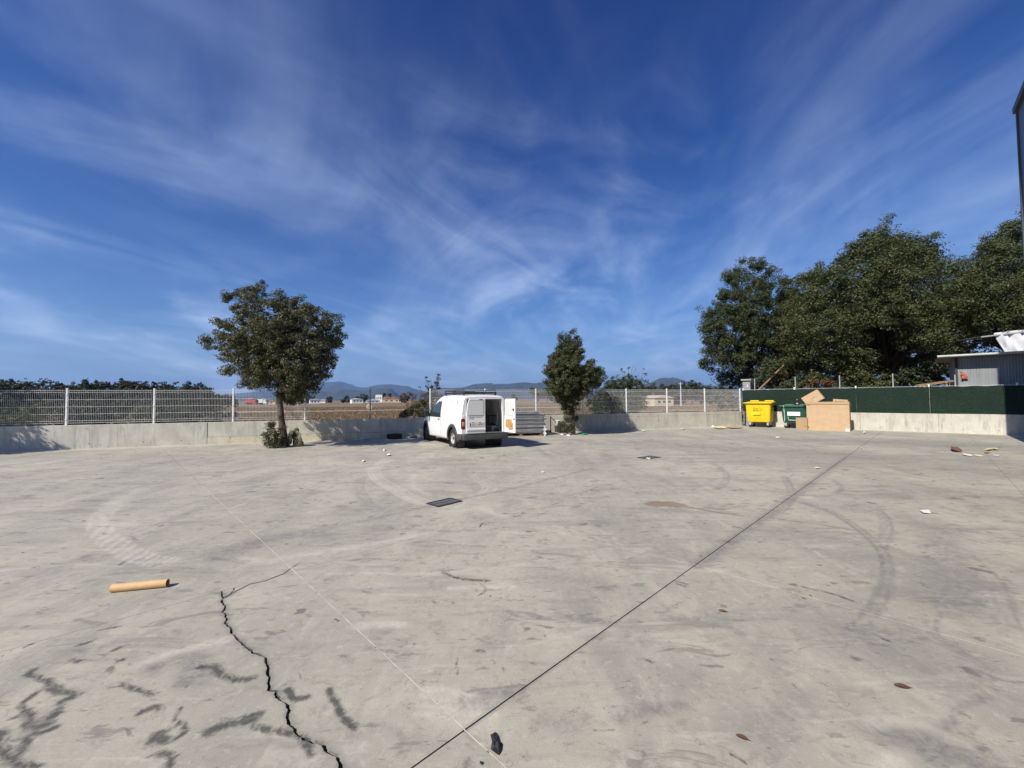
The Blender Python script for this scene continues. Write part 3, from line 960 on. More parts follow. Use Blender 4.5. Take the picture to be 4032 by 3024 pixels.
# ------------------------------------------------------------------ green privacy screen on the short wall
k = N('green_screen')
p = k.pos()
pv = k.pos((1, 1, .3))
c = k.mix(k.step(k.noise(p, 26, 5, .7), .35, .68), (0.006, 0.015, 0.010), (0.020, 0.044, 0.030))
c = k.mix(k.math('MULTIPLY', k.step(k.noise(pv, 2.2, 6, .65), .45, .7), .55), c, (0.010, 0.022, 0.015))
c = k.mix(k.math('MULTIPLY', k.step(k.noise(p, 70, 3, .7), .62, .75), .5), c, (0.045, 0.075, 0.05))
k.put(k.b.inputs['Base Color'], c)
k.b.inputs['Roughness'].default_value = .8
k.b.inputs['Specular IOR Level'].default_value = .2
k.bump(k.noise(p, 55, 4, .7), .9, .02)
M_GREEN = k.m
fr = thing('screened_fence', CORNER, math.atan2(eR.y, eR.x), 'white mesh fence covered by a dark green artificial hedge screen', 'fence')
for i in range(0, 7):
    post(i * BAY if i else .07, sR, fr, ztop=FT + .03)
rs = np.random.default_rng(8)
for i in range(0, 6):
    a, b = i * BAY + .05, (i + 1) * BAY - .03
    wire_panel(a, b, sR, 'wire_panel', fr)
    nx, nz = 64, 28
    vs, fs = [], []
    ph = rs.uniform(0, 6.28, 6)
    x0, x1 = a + (0 if i == 0 else -.04), b + .035
    for f in (0, 1):
        for j in range(nz + 1):
            z = WALL_H + .015 + (FT - .075 - WALL_H) * j / nz
            for q in range(nx + 1):
                x = x0 + (x1 - x0) * q / nx
                w = .012 * math.sin(3 * x + ph[0]) * math.sin(4 * z + ph[1]) + .006 * math.sin(11 * x + 5 * z + ph[2]) + rs.normal(0, .003)
                edge = .012 * math.sin(9 * x + ph[3]) if j == nz else 0
                vs.append((x, -sR * (.028 + i % 2 * .006 + w) * (1 if f == 0 else 1) + sR * (.015 * f + .055), z + edge))
    n1 = (nx + 1) * (nz + 1)
    for f in (0, 1):
        for j in range(nz):
            for q in range(nx):
                c0 = f * n1 + j * (nx + 1) + q
                fs.append((c0, c0 + 1, c0 + nx + 2, c0 + nx + 1))
    MB().add(vs, fs).build('green_screen', M_GREEN, fr, smooth=True, sharp=180)
    # ragged artificial twigs over the top edge and face
    tw = MB()
    for q in range(420):
        x = rs.uniform(x0, x1); z = rs.uniform(WALL_H + .04, FT - .07)
        d = Vector((rs.normal(0, 1), -sR * rs.uniform(.2, 1), rs.normal(0, 1))).normalized() * rs.uniform(.02, .05)
        pp = Vector((x, sR * .018, z)); sd_ = Vector((rs.normal(), 0, rs.normal())).normalized() * .006
        tw.add([tuple(pp - sd_), tuple(pp + sd_), tuple(pp + d)], [(0, 1, 2)])
    tag(tw.build('screen_twigs', M_GREEN, fr), kind='stuff')

# ------------------------------------------------------------------ tall building whose corner shows at the right edge
k = N('blue_grey_cladding')
p = k.pos()
c = k.mix(k.step(k.noise(p, .8, 5, .6), .35, .7), (0.085, 0.105, 0.14), (0.12, 0.145, 0.185))
k.put(k.b.inputs['Base Color'], c)
k.b.inputs['Roughness'].default_value = .45
M_CLAD = k.m
bc = on_line(4066, Vector((0, 13.2, 0)), Vector((1, 0, 0)))
BF = Vector((math.sin(rad(43.2)), math.cos(rad(43.2)), 0))       # the face runs this way
BN = Vector((BF.y, -BF.x, 0))                                    # into the building
bt = thing('industrial_building', bc, math.atan2(-BF.y, -BF.x), 'tall blue grey metal clad industrial building at the yard edge', 'building')
BH = 11.2
Lb, Wb = 26.0, 20.0
core = MB().box((Lb / 2, Wb / 2 + .06, BH / 2 - .1), (Lb - .1, Wb, BH - .2)).build('wall', M_CLAD, bt)
nb = 26
pm = MB().rbox((0, 0, 0), (.985, .05, BH - .35), .012).build('cladding_panel', M_CLAD, bt)
pm.location = (.5, .03, BH / 2)
for i in range(1, nb):
    c_ = pm.copy(); COL.objects.link(c_); c_.location = (.5 + i, .03, BH / 2)
pe = MB().rbox((0, 0, 0), (.05, .985, BH - .35), .012).build('end_panel', M_CLAD, bt)
pe.location = (.02, .58, BH / 2)
for i in range(1, 20):
    c_ = pe.copy(); COL.objects.link(c_); c_.location = (.02, .58 + i, BH / 2)
MB().rbox((Lb / 2 - .04, Wb / 2, BH - .08), (Lb + .16, Wb + .2, .22), .03).build('roof_edge', mat('dark_trim', (0.05, 0.06, 0.075), .5), bt)
MB().rbox((.0, .0, BH / 2 - .1), (.09, .09, BH - .25), .02).build('corner_trim', mat('corner_trim', (0.05, 0.06, 0.075), .5), bt)
# ------------------------------------------------------------------ trees and plants
L_OLIVE = leafmat('leaf_olive', (0.045, 0.050, 0.021), (0.135, 0.128, 0.056), .24)
L_DARK = leafmat('leaf_evergreen', (0.035, 0.046, 0.017), (0.105, 0.112, 0.042), .24)
L_OAK = leafmat('leaf_oak', (0.036, 0.048, 0.015), (0.112, 0.122, 0.042), .25)
L_HORN = leafmat('leaf_hornbeam', (0.035, 0.050, 0.018), (0.085, 0.100, 0.038), .28)
L_WOOD = leafmat('leaf_far_wood', (0.022, 0.030, 0.014), (0.055, 0.062, 0.028), .15)
L_SCRUB = leafmat('leaf_scrub', (0.070, 0.080, 0.030), (0.155, 0.150, 0.060), .3)
L_BROWN = leafmat('leaf_dead', (0.10, 0.055, 0.028), (0.20, 0.11, 0.055), .25)
L_GREY = leafmat('leaf_grey', (0.085, 0.090, 0.060), (0.16, 0.155, 0.10), .25)

def leaf_cloud(blobs, n, size, seed, clump=.16, asp=.5, droop=0.0, per=26):
    """leaf-sized quads gathered in clumps through the volume of the given balls (x,y,z,r)"""
    r = np.random.default_rng(seed)
    B = np.array(blobs, float)
    w = B[:, 3] ** 1.8
    ncl = max(len(B), n // per)
    bi = r.choice(len(B), ncl, p=w / w.sum())
    d = r.normal(size=(ncl, 3)); d /= np.linalg.norm(d, axis=1)[:, None]
    rr = r.uniform(0, 1, ncl) ** .42
    cc = B[bi, :3] + d * (rr * B[bi, 3])[:, None]
    out = d
    ci = r.integers(0, ncl, n)
    cl = clump * (0.6 + 0.8 * r.uniform(0, 1, ncl))
    P = cc[ci] + r.normal(size=(n, 3)) * cl[ci][:, None] * np.array([1, 1, .8])
    off = r.normal(size=(n, 3)); off /= np.linalg.norm(off, axis=1)[:, None]
    P = cc[ci] + off * (cl[ci] * 1.5 * r.uniform(.25, 1, n) ** .5)[:, None] * np.array([1, 1, .75])
    nrm = r.normal(size=(n, 3)) * .55 + off * .75 + out[ci] * .45 + np.array([0, 0, .5])
    nrm /= np.linalg.norm(nrm, axis=1)[:, None]
    ax = np.cross(nrm, r.normal(size=(n, 3))); ax /= np.linalg.norm(ax, axis=1)[:, None]
    ax[:, 2] -= droop
    bx = np.cross(nrm, ax)
    s = size * r.uniform(.55, 1.25, n)[:, None]
    v = np.stack([P - ax * s * .5, P + bx * s * asp * .5 + ax * s * .08, P + ax * s * .5, P - bx * s * asp * .5 + ax * s * .08], 1).reshape(-1, 3)
    f = np.arange(4 * n).reshape(-1, 4)
    return v, f

def limb(m, a, b, r0, r1, rng, bend=.18, n=5):
    a, b = Vector(a), Vector(b)
    L = (b - a).length
    k1 = Vector((rng.uniform(-1, 1), rng.uniform(-1, 1), rng.uniform(.1, 1))) * L * bend
    pts, rs_ = [], []
    for i in range(n + 1):
        t = i / n
        pts.append(a.lerp(b, t) + k1 * math.sin(math.pi * t) + Vector((rng.uniform(-1, 1), rng.uniform(-1, 1), rng.uniform(-1, 1))) * L * .02)
        rs_.append(r0 + (r1 - r0) * t)
    m.tube(pts, rs_, 6)
    return pts

def tree(name, label, cat, base, blobs, nleaf, lsize, leafm, seed, trunk_top, tr=(.12, .08), clump=.16, group=None, asp=.5, limbs=14, bark=None, per=26, leader=None, twigs=0, trunk_mid=None):
    """blobs in world space; trunk from base to trunk_top with limbs into the crown"""
    base = Vector(base)
    t = thing(name, base, 0, label, cat, group)
    rng = random.Random(seed)
    m = MB()
    top = Vector(trunk_top) - base
    mid = (Vector(trunk_mid) - base) if trunk_mid is not None else top * .5 + Vector((rng.uniform(-.05, .05), rng.uniform(-.05, .05), 0))
    pts = [Vector((0, 0, -.12)), Vector((0, 0, .04)), mid * .5, mid, mid.lerp(top, .5), top]
    rr = [tr[0] * 1.75, tr[0] * 1.35, tr[0] * 1.03, tr[0] * .95, (tr[0] + tr[1]) / 2, tr[1]]
    m.tube(pts, rr, 10)
    if leader is not None:
        limb(m, top, Vector(leader) - base, tr[1], .02, rng, .04, 6)
    bl = [(Vector(b[:3]) - base, b[3]) for b in blobs]
    order = sorted(range(len(bl)), key=lambda i: -bl[i][1])
    for q in order[:limbs]:
        c, r = bl[q]
        tt = rng.uniform(.55, 1.0)
        a = pts[3].lerp(top, min(1, tt * 1.1))
        if leader is not None and c.z > top.z:
            ld = Vector(leader) - base
            f = max(0, min(.85, (c.z - top.z) / max(.1, ld.z - top.z) - .15))
            a = top.lerp(ld, f)
        pp = limb(m, a, c, tr[1] * .62, .014, rng)
        for z in range(3):
            d = Vector((rng.uniform(-1, 1), rng.uniform(-1, 1), rng.uniform(-.3, 1))).normalized() * r * .9
            limb(m, pp[rng.randint(2, 4)], c + d, tr[1] * .25, .008, rng, .1, 3)
    m.build('trunk', bark or M_BARK, t, smooth=True, sharp=60)
    v, f = leaf_cloud([tuple(c) + (r,) for c, r in bl], nleaf, lsize, seed, clump, asp, per=per)
    me = fast_mesh('crown', v, f)
    link('crown', me, leafm, t)
    return t

def blobs_px(L, f, depth, rscale, R, cx, cz, seed, spread=.8, kmax=3):
    """balls seen at (x,y,r) in a zoomed view -> balls in space, filled out in depth to a round crown"""
    rng = random.Random(seed)
    out = []
    rm = max(b[2] for b in L)
    for x, y, r in L:
        p = at(*f(x, y), depth)
        rr = r * rscale
        D = math.sqrt(max(0, R * R - (p.x - cx) ** 2 - (p.z - cz) ** 2)) * spread
        kk = 1 + int(round(kmax * min(1, D / R) * (r / rm) ** .5))
        for i in range(kk):
            dy = 0 if kk == 1 else -D + 2 * D * i / (kk - 1) + rng.uniform(-.2, .2) * D
            if kk == 1: dy = rng.uniform(-.3, .3) * D
            out.append((p.x * (1 + dy / depth), p.y + dy, CAM_H + (p.z - CAM_H) * (1 + dy / depth), rr))
    return out

# --- round-headed tree in front of the gap in the fence
f7 = lambda x, y: (750 + x / 2.304, 1080 + y / 2.304)
b1 = [(610, 125, 70), (330, 200, 58), (500, 190, 75), (580, 240, 100), (450, 320, 80), (800, 240, 85), (720, 280, 80), (950, 250, 80), (1060, 290, 60), (1150, 320, 45), (870, 340, 110), (1020, 390, 110),
      (1280, 460, 100), (1200, 430, 80), (1310, 600, 95), (1340, 720, 55), (1250, 780, 90), (1220, 900, 70), (1080, 700, 150), (1000, 830, 140), (900, 960, 130), (1000, 1060, 95), (1120, 1000, 75),
      (880, 1100, 60), (620, 930, 110), (700, 860, 120), (500, 980, 55), (620, 1010, 50), (520, 820, 110), (420, 680, 130), (300, 610, 85), (270, 470, 70), (340, 450, 70), (140, 600, 48), (180, 650, 40),
      (335, 870, 48), (650, 470, 140), (560, 560, 120), (760, 600, 150), (900, 520, 130), (750, 740, 140), (1150, 560, 130), (400, 560, 90), (520, 400, 90)]
T1 = ground(1122, 1757)
c1_ = at(*f7(770, 600), T1.y)
bb = blobs_px(b1, f7, T1.y, T1.y / FPX / 2.304 * 1.10, 2.35, c1_.x, c1_.z, 11, .8, 3)
extra = [tuple(at(*f7(x, y), T1.y + dy)) + (r * T1.y / FPX / 2.304,) for x, y, r, dy in ((760, 880, 120, -1.3), (900, 900, 120, -1.5), (980, 1000, 110, -1.0), (900, 1040, 100, -.9), (780, 950, 90, -.8), (860, 1060, 90, -.6), (620, 950, 100, -.9), (560, 900, 100, -.5), (700, 980, 60, -.3), (1080, 930, 100, -.9), (1150, 850, 90, -.9),
                                                                                       (860, 760, 130, -1.7), (950, 1110, 65, -.7), (880, 1120, 55, -.6), (1020, 1100, 60, -.4), (930, 1130, 45, .3), (650, 700, 130, -1.6), (500, 640, 120, -1.2), (1080, 640, 130, -1.6), (1250, 680, 90, -.6), (640, 340, 90, -1.2), (900, 420, 110, -1.6))]
tree('round_tree', 'broad round headed olive green tree with a bare leaning trunk by the wall', 'tree', T1, bb + extra, 150000, .068, L_OLIVE, 21, at(*f7(800, 1050), T1.y), (.118, .09), .10, limbs=26, per=80, asp=.48, leader=at(*f7(720, 420), T1.y))
# dead snag pointing out of it at the left
snag = bpy.data.objects['round_tree']
m = MB()
m.tube([(at(*f7(x, y), T1.y - .5) - T1) for x, y in ((640, 830), (520, 800), (420, 795), (300, 770), (245, 745), (205, 728))], [.05, .04, .032, .026, .02, .010], 7)
m.tube([(at(*f7(x, y), T1.y - .5) - T1) for x, y in ((300, 770), (255, 765), (240, 760))], [.018, .016, .012], 6)
m.build('dead_branch', M_BARK, snag, smooth=True)
m = MB()
m.tube([(at(*f7(x, y), T1.y - 1.3) - T1) for x, y in ((930, 590), (990, 555), (1040, 540), (1080, 500))], [.03, .028, .022, .016], 7)
m.build('bare_branch', mat('pale_bark', (.15, .125, .095), .9, var=.3), snag, smooth=True)

# --- narrow conical tree beside the pallet
f2 = lambda x, y: (2100 + x / 3.318, 1250 + y / 3.318)
b2 = [(505, 195, 42), (370, 240, 40), (450, 280, 60), (540, 290, 50), (590, 330, 40), (340, 360, 50), (470, 380, 80), (600, 430, 45), (310, 470, 55), (420, 480, 95), (560, 510, 85), (240, 550, 60), (350, 590, 110), (510, 620, 110),
      (210, 680, 60), (300, 720, 110), (450, 740, 120), (590, 700, 80), (750, 600, 45), (730, 670, 70), (830, 720, 60), (690, 770, 100), (560, 840, 120), (800, 820, 80), (890, 780, 45), (230, 870, 75), (370, 880, 120), (680, 900, 100),
      (300, 960, 80), (460, 960, 110), (600, 970, 90), (380, 1060, 80), (520, 1060, 90), (430, 1150, 65), (560, 1150, 45), (460, 1230, 60)]
T2 = ground(2258, 1712)
c2_ = at(*f2(480, 720), T2.y)
bb = blobs_px(b2, f2, T2.y, T2.y / FPX / 3.318 * 1.2, 1.35, c2_.x, c2_.z, 12, .75, 3)
tree('conical_tree', 'dense pointed evergreen tree with a side bulge growing beside the steel stack', 'tree', T2, bb, 110000, .070, L_DARK, 22, at(*f2(480, 900), T2.y), (.075, .06), .10, limbs=20, per=80, leader=at(*f2(480, 230), T2.y))

rg_ = random.Random(3)
T0 = Vector((-19.9, 11.6, 0))
bl0 = [(T0.x + rg_.uniform(-1.2, 1.2), T0.y + rg_.uniform(-1.2, 1.2), rg_.uniform(2.0, 4.2), rg_.uniform(.35, .65)) for q in range(26)]
tree('round_tree', 'olive green tree standing left of the yard, its shadow on the wall end', 'tree', T0, bl0, 22000, .09, L_OLIVE, 23, T0 + Vector((.1, 0, 2.4)), (.10, .08), .085, limbs=14)

def bush(name, label, loc, blobs, n, size, leafm, seed, group=None, stems=7, h=None, cat='bush', clump=.1, sr=.014):
    t = thing(name, loc, 0, label, cat, group)
    rng = random.Random(seed)
    m = MB()
    for i in range(stems):
        b = blobs[i % len(blobs)]
        limb(m, (rng.uniform(-.08, .08), rng.uniform(-.08, .08), -.05), (b[0] + rng.uniform(-.3, .3) * b[3], b[1] + rng.uniform(-.3, .3) * b[3], b[2] + rng.uniform(0, .7) * b[3]), sr, sr * .3, rng, .12, 4)
    m.build('stem', M_BARK, t)
    v, f = leaf_cloud(blobs, n, size, seed, clump, .5)
    link('foliage', fast_mesh('foliage', v, f), leafm, t)
    return t

# growth at the foot of the round tree
def px_bush(name, label, f, base_xy, L, depth, n, size, leafm, seed, sc_, cat='bush', clump=.07, stems=7, **kw):
    g = ground(*f(*base_xy)) if depth is None else Vector((at(*f(*base_xy), depth).x, depth, 0))
    d = g.y
    bl = []
    rng = random.Random(seed)
    for x, y, r in L:
        p = at(*f(x, y), d) - g
        rr = r * d / FPX / sc_
        bl.append((p.x, rng.uniform(-.6, .6) * rr, p.z, rr))
        bl.append((p.x + rng.uniform(-.3, .3) * rr, rng.uniform(-1.2, 1.2) * rr, p.z, rr * .8))
    return bush(name, label, g, bl, n, size, leafm, seed, cat=cat, clump=clump, stems=stems, **kw)
px_bush('leafy_shrub', 'bushy green shrub growing against the foot of the leaning trunk', f7, (760, 1575), [(740, 1370, 45), (720, 1450, 55), (780, 1450, 50), (700, 1520, 45), (760, 1530, 60), (810, 1520, 40), (830, 1400, 30)], None, 3600, .060, L_OLIVE, 31, 2.304)
px_bush('leafy_shrub', 'scrubby shrub under the conical tree among the rubbish', f2, (440, 1535), [(430, 1330, 55), (380, 1390, 45), (470, 1400, 50), (520, 1340, 40), (560, 1310, 35), (420, 1460, 45), (500, 1470, 35)], None, 3200, .060, L_OLIVE, 32, 3.318)
# prickly pear beside the trunk
pg = ground(*f7(940, 1562))
pc = thing('prickly_pear', pg, 0, 'grey green prickly pear cactus at the right of the leaning trunk', 'cactus')
M_PAD = mat('cactus_pad', (0.085, 0.095, 0.058), .7, col2=(.15, .145, .085), vscale=14, bump=.3, bscale=70)
rng = random.Random(4)
for (x, y, r, a) in ((905, 1500, 34, .2), (950, 1520, 38, -.2), (985, 1510, 34, .4), (930, 1455, 34, -.3), (970, 1460, 34, .25), (915, 1440, 26, .5), (990, 1475, 28, -.5), (1000, 1540, 26, .1), (960, 1420, 24, .1), (890, 1470, 26, -.6)):
    p = at(*f7(x, y), pg.y + rng.uniform(-.12, .12)) - pg
    R = r * pg.y / FPX / 2.304
    m = MB()
    prof = []
    for i in range(9):
        an = math.pi * i / 8
        prof.append((max(.0005, R * math.sin(an)), -R * 1.25 * math.cos(an)))
    M = Matrix.Translation(p) @ Euler((math.pi / 2 + a * .4, a, rng.uniform(-.8, .8))).to_matrix().to_4x4() @ Matrix.Diagonal((1, 1, .28, 1))
    m.lathe(prof, 12, M)
    m.build('cactus_pad', M_PAD, pc, smooth=True, sharp=180)
MB().tube([(-.02, .05, -.05), (0, .05, .2), (.02, .05, .3)], [.03, .03, .025], 6).build('stem', M_PAD, pc)

# --- plants beyond the fence
def spray(m, a, d, L, rng, r0=.012):
    pts = [a + d * L * t + Vector((0, 0, -.06 * L * t * t)) for t in (0, .35, .7, 1)]
    m.tube(pts, [r0, r0 * .7, r0 * .45, .003], 5)
    return pts
def shoot_shrub(name, label, base, shoots, body, nleaf, size, leafm, seed, group=None):
    base = Vector(base)
    t = thing(name, base, 0, label, 'bush', group)
    rng = random.Random(seed)
    m = MB()
    bl = []
    for e in shoots:
        e = Vector(e) - base
        a = Vector((e.x * .25, e.y * .25, .25))
        pts = limb(m, a, e, .022, .005, rng, .08, 6)
        for q in range(1, 7):
            bl.append(tuple(pts[q]) + (.10 if q < 5 else .06,))
    for b in body:
        bl.append(tuple(Vector(b[:3]) - base) + (b[3],))
        limb(m, (0, 0, -.05), Vector(b[:3]) - base, .03, .012, rng, .06, 4)
    m.build('stem', M_BARK, t)
    v, f = leaf_cloud(bl, nleaf, size, seed, .07, .42, per=14)
    link('foliage', fast_mesh('foliage', v, f), leafm, t)
    return t
dS = 24.5
sh = lambda L: [at(*f2(x, y), dS + random.Random(x * 7 + y).uniform(-.8, .8)) for x, y in L]
bodyS = [(x, y, r) for x, y, r in ((1000, 900, 90), (1120, 880, 110), (1260, 850, 110), (1380, 880, 80), (1000, 1020, 140), (1200, 1000, 150), (1380, 1000, 100), (900, 1060, 130), (1080, 1150, 150), (1250, 1150, 150), (880, 1200, 140), (800, 1100, 120), (1420, 1130, 90))]
bs = Vector((at(*f2(1150, 1200), dS).x, dS, fz))
shoot_shrub('tall_shrub', 'tall open shrub with upright leafy shoots standing behind the mesh fence', bs,
            sh([(1290, 625), (1240, 660), (1330, 680), (1160, 670), (1190, 700), (1430, 670), (1400, 720), (1460, 740), (1470, 830), (1490, 850), (1110, 760), (1090, 810), (1030, 780), (1010, 800), (980, 830), (1250, 740), (1350, 780)]),
            [tuple(at(*f2(x, y), dS + (i % 3 - 1) * .7)) + (r * dS / FPX / 3.318,) for i, (x, y, r) in enumerate(bodyS)], 34000, .10, L_HORN, 41)
dS2 = 21.0
f11 = lambda x, y: (1100 + x / 3.16, 1400 + y / 3.16)
bs2 = Vector((at(*f11(1860, 700), dS2).x, dS2, fz))
shoot_shrub('tall_shrub', 'young shrub with thin bare topped shoots rising over the fence behind the van', bs2,
            [at(*f11(x, y), dS2) for x, y in ((1970, 235), (1990, 280), (1835, 275), (1890, 300), (1940, 330), (1850, 330), (1765, 400), (1960, 370))],
            [tuple(at(*f11(x, y), dS2 + (i % 3 - 1) * .5)) + (r * dS2 / FPX / 3.16,) for i, (x, y, r) in enumerate(((1880, 420, 45), (1900, 500, 55), (1800, 580, 65), (1700, 640, 65), (1620, 700, 60), (1760, 710, 75), (1560, 740, 40), (1880, 660, 60)))], 9000, .075, L_HORN, 42)
px_bush('dry_hedge', 'rust brown dry bush behind the fence beside the van', f11, (1700, 760), [(1560, 520, 45), (1640, 500, 55), (1720, 500, 60), (1800, 490, 50), (1860, 540, 60), (1660, 600, 70), (1780, 620, 80), (1580, 620, 50), (2000, 520, 60), (2080, 600, 70)], 23.5, 1500, .085, L_BROWN, 43, 3.16, clump=.1)
px_bush('scrub_bush', 'low green weeds leaning out through the gap in the fence', f11, (1560, 790), [(1500, 740, 30), (1540, 720, 35), (1590, 700, 40), (1480, 770, 20), (1560, 770, 30)], 19.0, 900, .07, L_HORN, 44, 3.16, clump=.06)
f8 = lambda x, y: (2300 + x / 3.16, 1400 + y / 3.16)
px_bush('scrub_bush', 'grey weedy bush behind the last white fence panel by the corner', f8, (1750, 680), [(1560, 560, 60), (1660, 520, 80), (1780, 500, 90), (1880, 540, 80), (1700, 620, 60), (1840, 630, 60)], 26.5, 2600, .12, L_GREY, 45, 3.16, clump=.12)

# bushes on the rough ground at the left
rng = random.Random(77)
nb = 0
LB = ['olive green scrub bush on the rough ground beyond the left fence', 'pale yellow green scrub bush on the rough ground beyond the left fence']
BUSHES = [(-150, 24, 1.3, 1), (30, 23, 1.25, 1), (190, 27, 1.35, 1), (330, 25, 1.0, 0), (440, 29, 1.3, 0), (560, 27, 1.1, 1), (650, 30, 1.2, 0), (740, 33, 1.2, 0), (820, 31, .8, 0), (90, 36, 1.7, 0), (-40, 33, 1.7, 0), (260, 38, 1.7, 0), (400, 40, 1.6, 0), (520, 42, 1.6, 0), (640, 44, 1.6, 0), (750, 46, 1.5, 0),
          (180, 48, 2.0, 0), (330, 52, 2.0, 0), (470, 54, 2.0, 0), (600, 56, 1.9, 0), (700, 58, 1.8, 0), (0, 50, 2.0, 0), (840, 50, 1.2, 0), (905, 45, .6, 0)]
for (x, d, r, kind) in BUSHES:
    p = Vector((at(x, 1580, d).x, d, fz))
    bl = []
    for q in range(13):
        a = rng.uniform(0, 6.28); rr = r * rng.uniform(.35, .6)
        bl.append((math.cos(a) * r * rng.uniform(.2, 1.25), math.sin(a) * r * rng.uniform(.2, .95), r * rng.uniform(.2, 1.1), rr))
    bush('scrub_bush', LB[kind], p, bl, 3200, .12 + d * .0012, L_SCRUB if kind else L_WOOD, 500 + nb, group='scrub bushes beyond the left fence, ' + ('pale' if kind else 'olive'), stems=5, clump=.13)
    nb += 1

# far wood on the left, single trees
rng = random.Random(88)
ft = [(-40, 1492), (40, 1500), (100, 1491), (165, 1494), (215, 1512), (262, 1519), (318, 1516), (370, 1508), (425, 1499), (480, 1501), (535, 1500), (590, 1504), (640, 1511), (690, 1511), (735, 1509), (768, 1522), (810, 1552), (855, 1555), (895, 1556)]
for i, (x, y) in enumerate(ft):
    d = rng.uniform(88, 120) if i < 16 else 130
    top = at(x, y, d).z
    b = Vector((at(x, 1580, d).x, d, fz))
    H = (top - fz) * 1.08
    R = H * .5
    bl = []
    for q in range(22):
        a = rng.uniform(0, 6.28); u = rng.uniform(0, 1) ** .5
        bl.append((b.x + math.cos(a) * R * u * 1.15, b.y + math.sin(a) * R * u * 1.0, fz + H * rng.uniform(.12, .80), R * rng.uniform(.34, .5)))
    bl.append((b.x, b.y, fz + H * .80, R * .42))
    tree('woodland_tree', 'dark evergreen tree in the wood beyond the left fence', 'tree', b, bl, 7000, .46, L_WOOD, 900 + i, b + Vector((0, 0, H * .45)), (.2, .14), .3, group='trees of the dark wood on the left', limbs=5)

# tree line and single trees far off
far = [(2115, 1520, 190, 4.5, 0), (2155, 1526, 200, 4, 0), (2570, 1508, 120, 3.2, 1), (2605, 1511, 118, 3, 1), (2650, 1512, 116, 3, 1), (2690, 1502, 114, 3.6, 1), (2725, 1496, 112, 3.4, 1), (2760, 1510, 112, 3, 1), (2790, 1517, 110, 3, 1), (2830, 1512, 110, 3.2, 1),
       (1365, 1558, 300, 4.2, 2), (1440, 1553, 300, 5, 2), (1407, 1560, 320, 3.5, 2), (1512, 1545, 330, 2.2, 2), (1536, 1545, 330, 1.7, 2), (1300, 1560, 300, 2.4, 2), (1590, 1546, 240, 4.5, 2), (1215, 1561, 290, 5, 2), (1185, 1562, 290, 4, 2), (2210, 1540, 180, 4, 0), (2020, 1552, 260, 3, 2), (1940, 1556, 300, 3, 2)]
FL = ['rounded green tree standing on the plain beyond the field', 'dark tree in the row below the lone hill', 'small tree among the distant farm buildings']
FG = ['rounded trees on the plain', 'tree row below the lone hill', 'trees among the farm buildings']
for i, (x, y, d, R, kind) in enumerate(far):
    top = at(x, y, d).z
    H = top - fz
    b = Vector((at(x, 1580, d).x, d, fz))
    bl = []
    for q in range(10):
        a = rng.uniform(0, 6.28); u = rng.uniform(0, 1) ** .5
        bl.append((b.x + math.cos(a) * R * u * .7, b.y + math.sin(a) * R * u * .7, fz + H * rng.uniform(.25, .8), min(R * .45, H * .3)))
    bl.append((b.x, b.y, fz + H * .82, min(R * .4, H * .18)))
    tree('distant_tree', FL[kind], 'tree', b, bl, 2600, .34 + d * .0010, L_WOOD if kind != 0 else L_OAK, 1300 + i, b + Vector((0, 0, H * .4)), (.18, .12), .4, group=FG[kind], limbs=3)

# --- the big trees behind the green screen
f3 = lambda x, y: (2700 + x / 1.9514, 850 + y / 1.9514)
M_BARKD = mat('dark_bark', (0.030, 0.026, 0.021), 0.95, var=0.4, vscale=6, bump=0.6, bscale=20)
def big(name, label, L, f, sc_, depth, basex, nleaf, size, lm, seed, R, cxy, tr, spread=.7, limbs=22, group=None, clump=.26, asp=.55):
    c = at(*f(*cxy), depth)
    bb = blobs_px(L, f, depth, depth / FPX / sc_, R, c.x, c.z, seed, spread, 3)
    rg_ = random.Random(seed + 5)              # loose sprigs standing out of the outline
    for q in range(90):
        b_ = bb[rg_.randrange(len(bb))]
        d_ = Vector((rg_.uniform(-1, 1), rg_.uniform(-1, 1), rg_.uniform(-.2, 1.2))).normalized() * (b_[3] + rg_.uniform(.0, .45))
        bb.append((b_[0] + d_.x, b_[1] + d_.y, b_[2] + d_.z, rg_.uniform(.16, .30)))
    b = Vector((at(*f(basex, cxy[1]), depth).x, depth, fz))
    return tree(name, label, 'tree', b, bb, nleaf, size, lm, seed, Vector((b.x * .6 + c.x * .4, depth, c.z * .6)), tr, clump, limbs=limbs, group=group, asp=asp, per=70, bark=M_BARKD)
big('hornbeam_tree', 'tall loose crowned tree with ragged upright top behind the fence corner',
    [(520, 385, 40), (400, 405, 42), (560, 400, 40), (650, 440, 45), (320, 450, 40), (460, 450, 60), (590, 480, 60), (370, 500, 55), (520, 540, 75), (620, 560, 50), (300, 600, 45), (400, 610, 70), (560, 640, 75), (480, 700, 70), (640, 680, 50),
     (280, 710, 50), (190, 750, 40), (340, 750, 70), (170, 850, 50), (260, 830, 70), (430, 820, 85), (580, 810, 80), (180, 930, 50), (300, 950, 80), (480, 960, 100), (620, 940, 80), (180, 1040, 50), (280, 1090, 80), (430, 1090, 100), (600, 1090, 100),
     (200, 1160, 55), (300, 1220, 80), (450, 1230, 90), (600, 1230, 90), (130, 1150, 25), (350, 1290, 70), (520, 1300, 80)], f3, 1.9514, 33, 480, 120000, .125, L_HORN, 61, 4.2, (430, 850), (.22, .15), clump=.24)
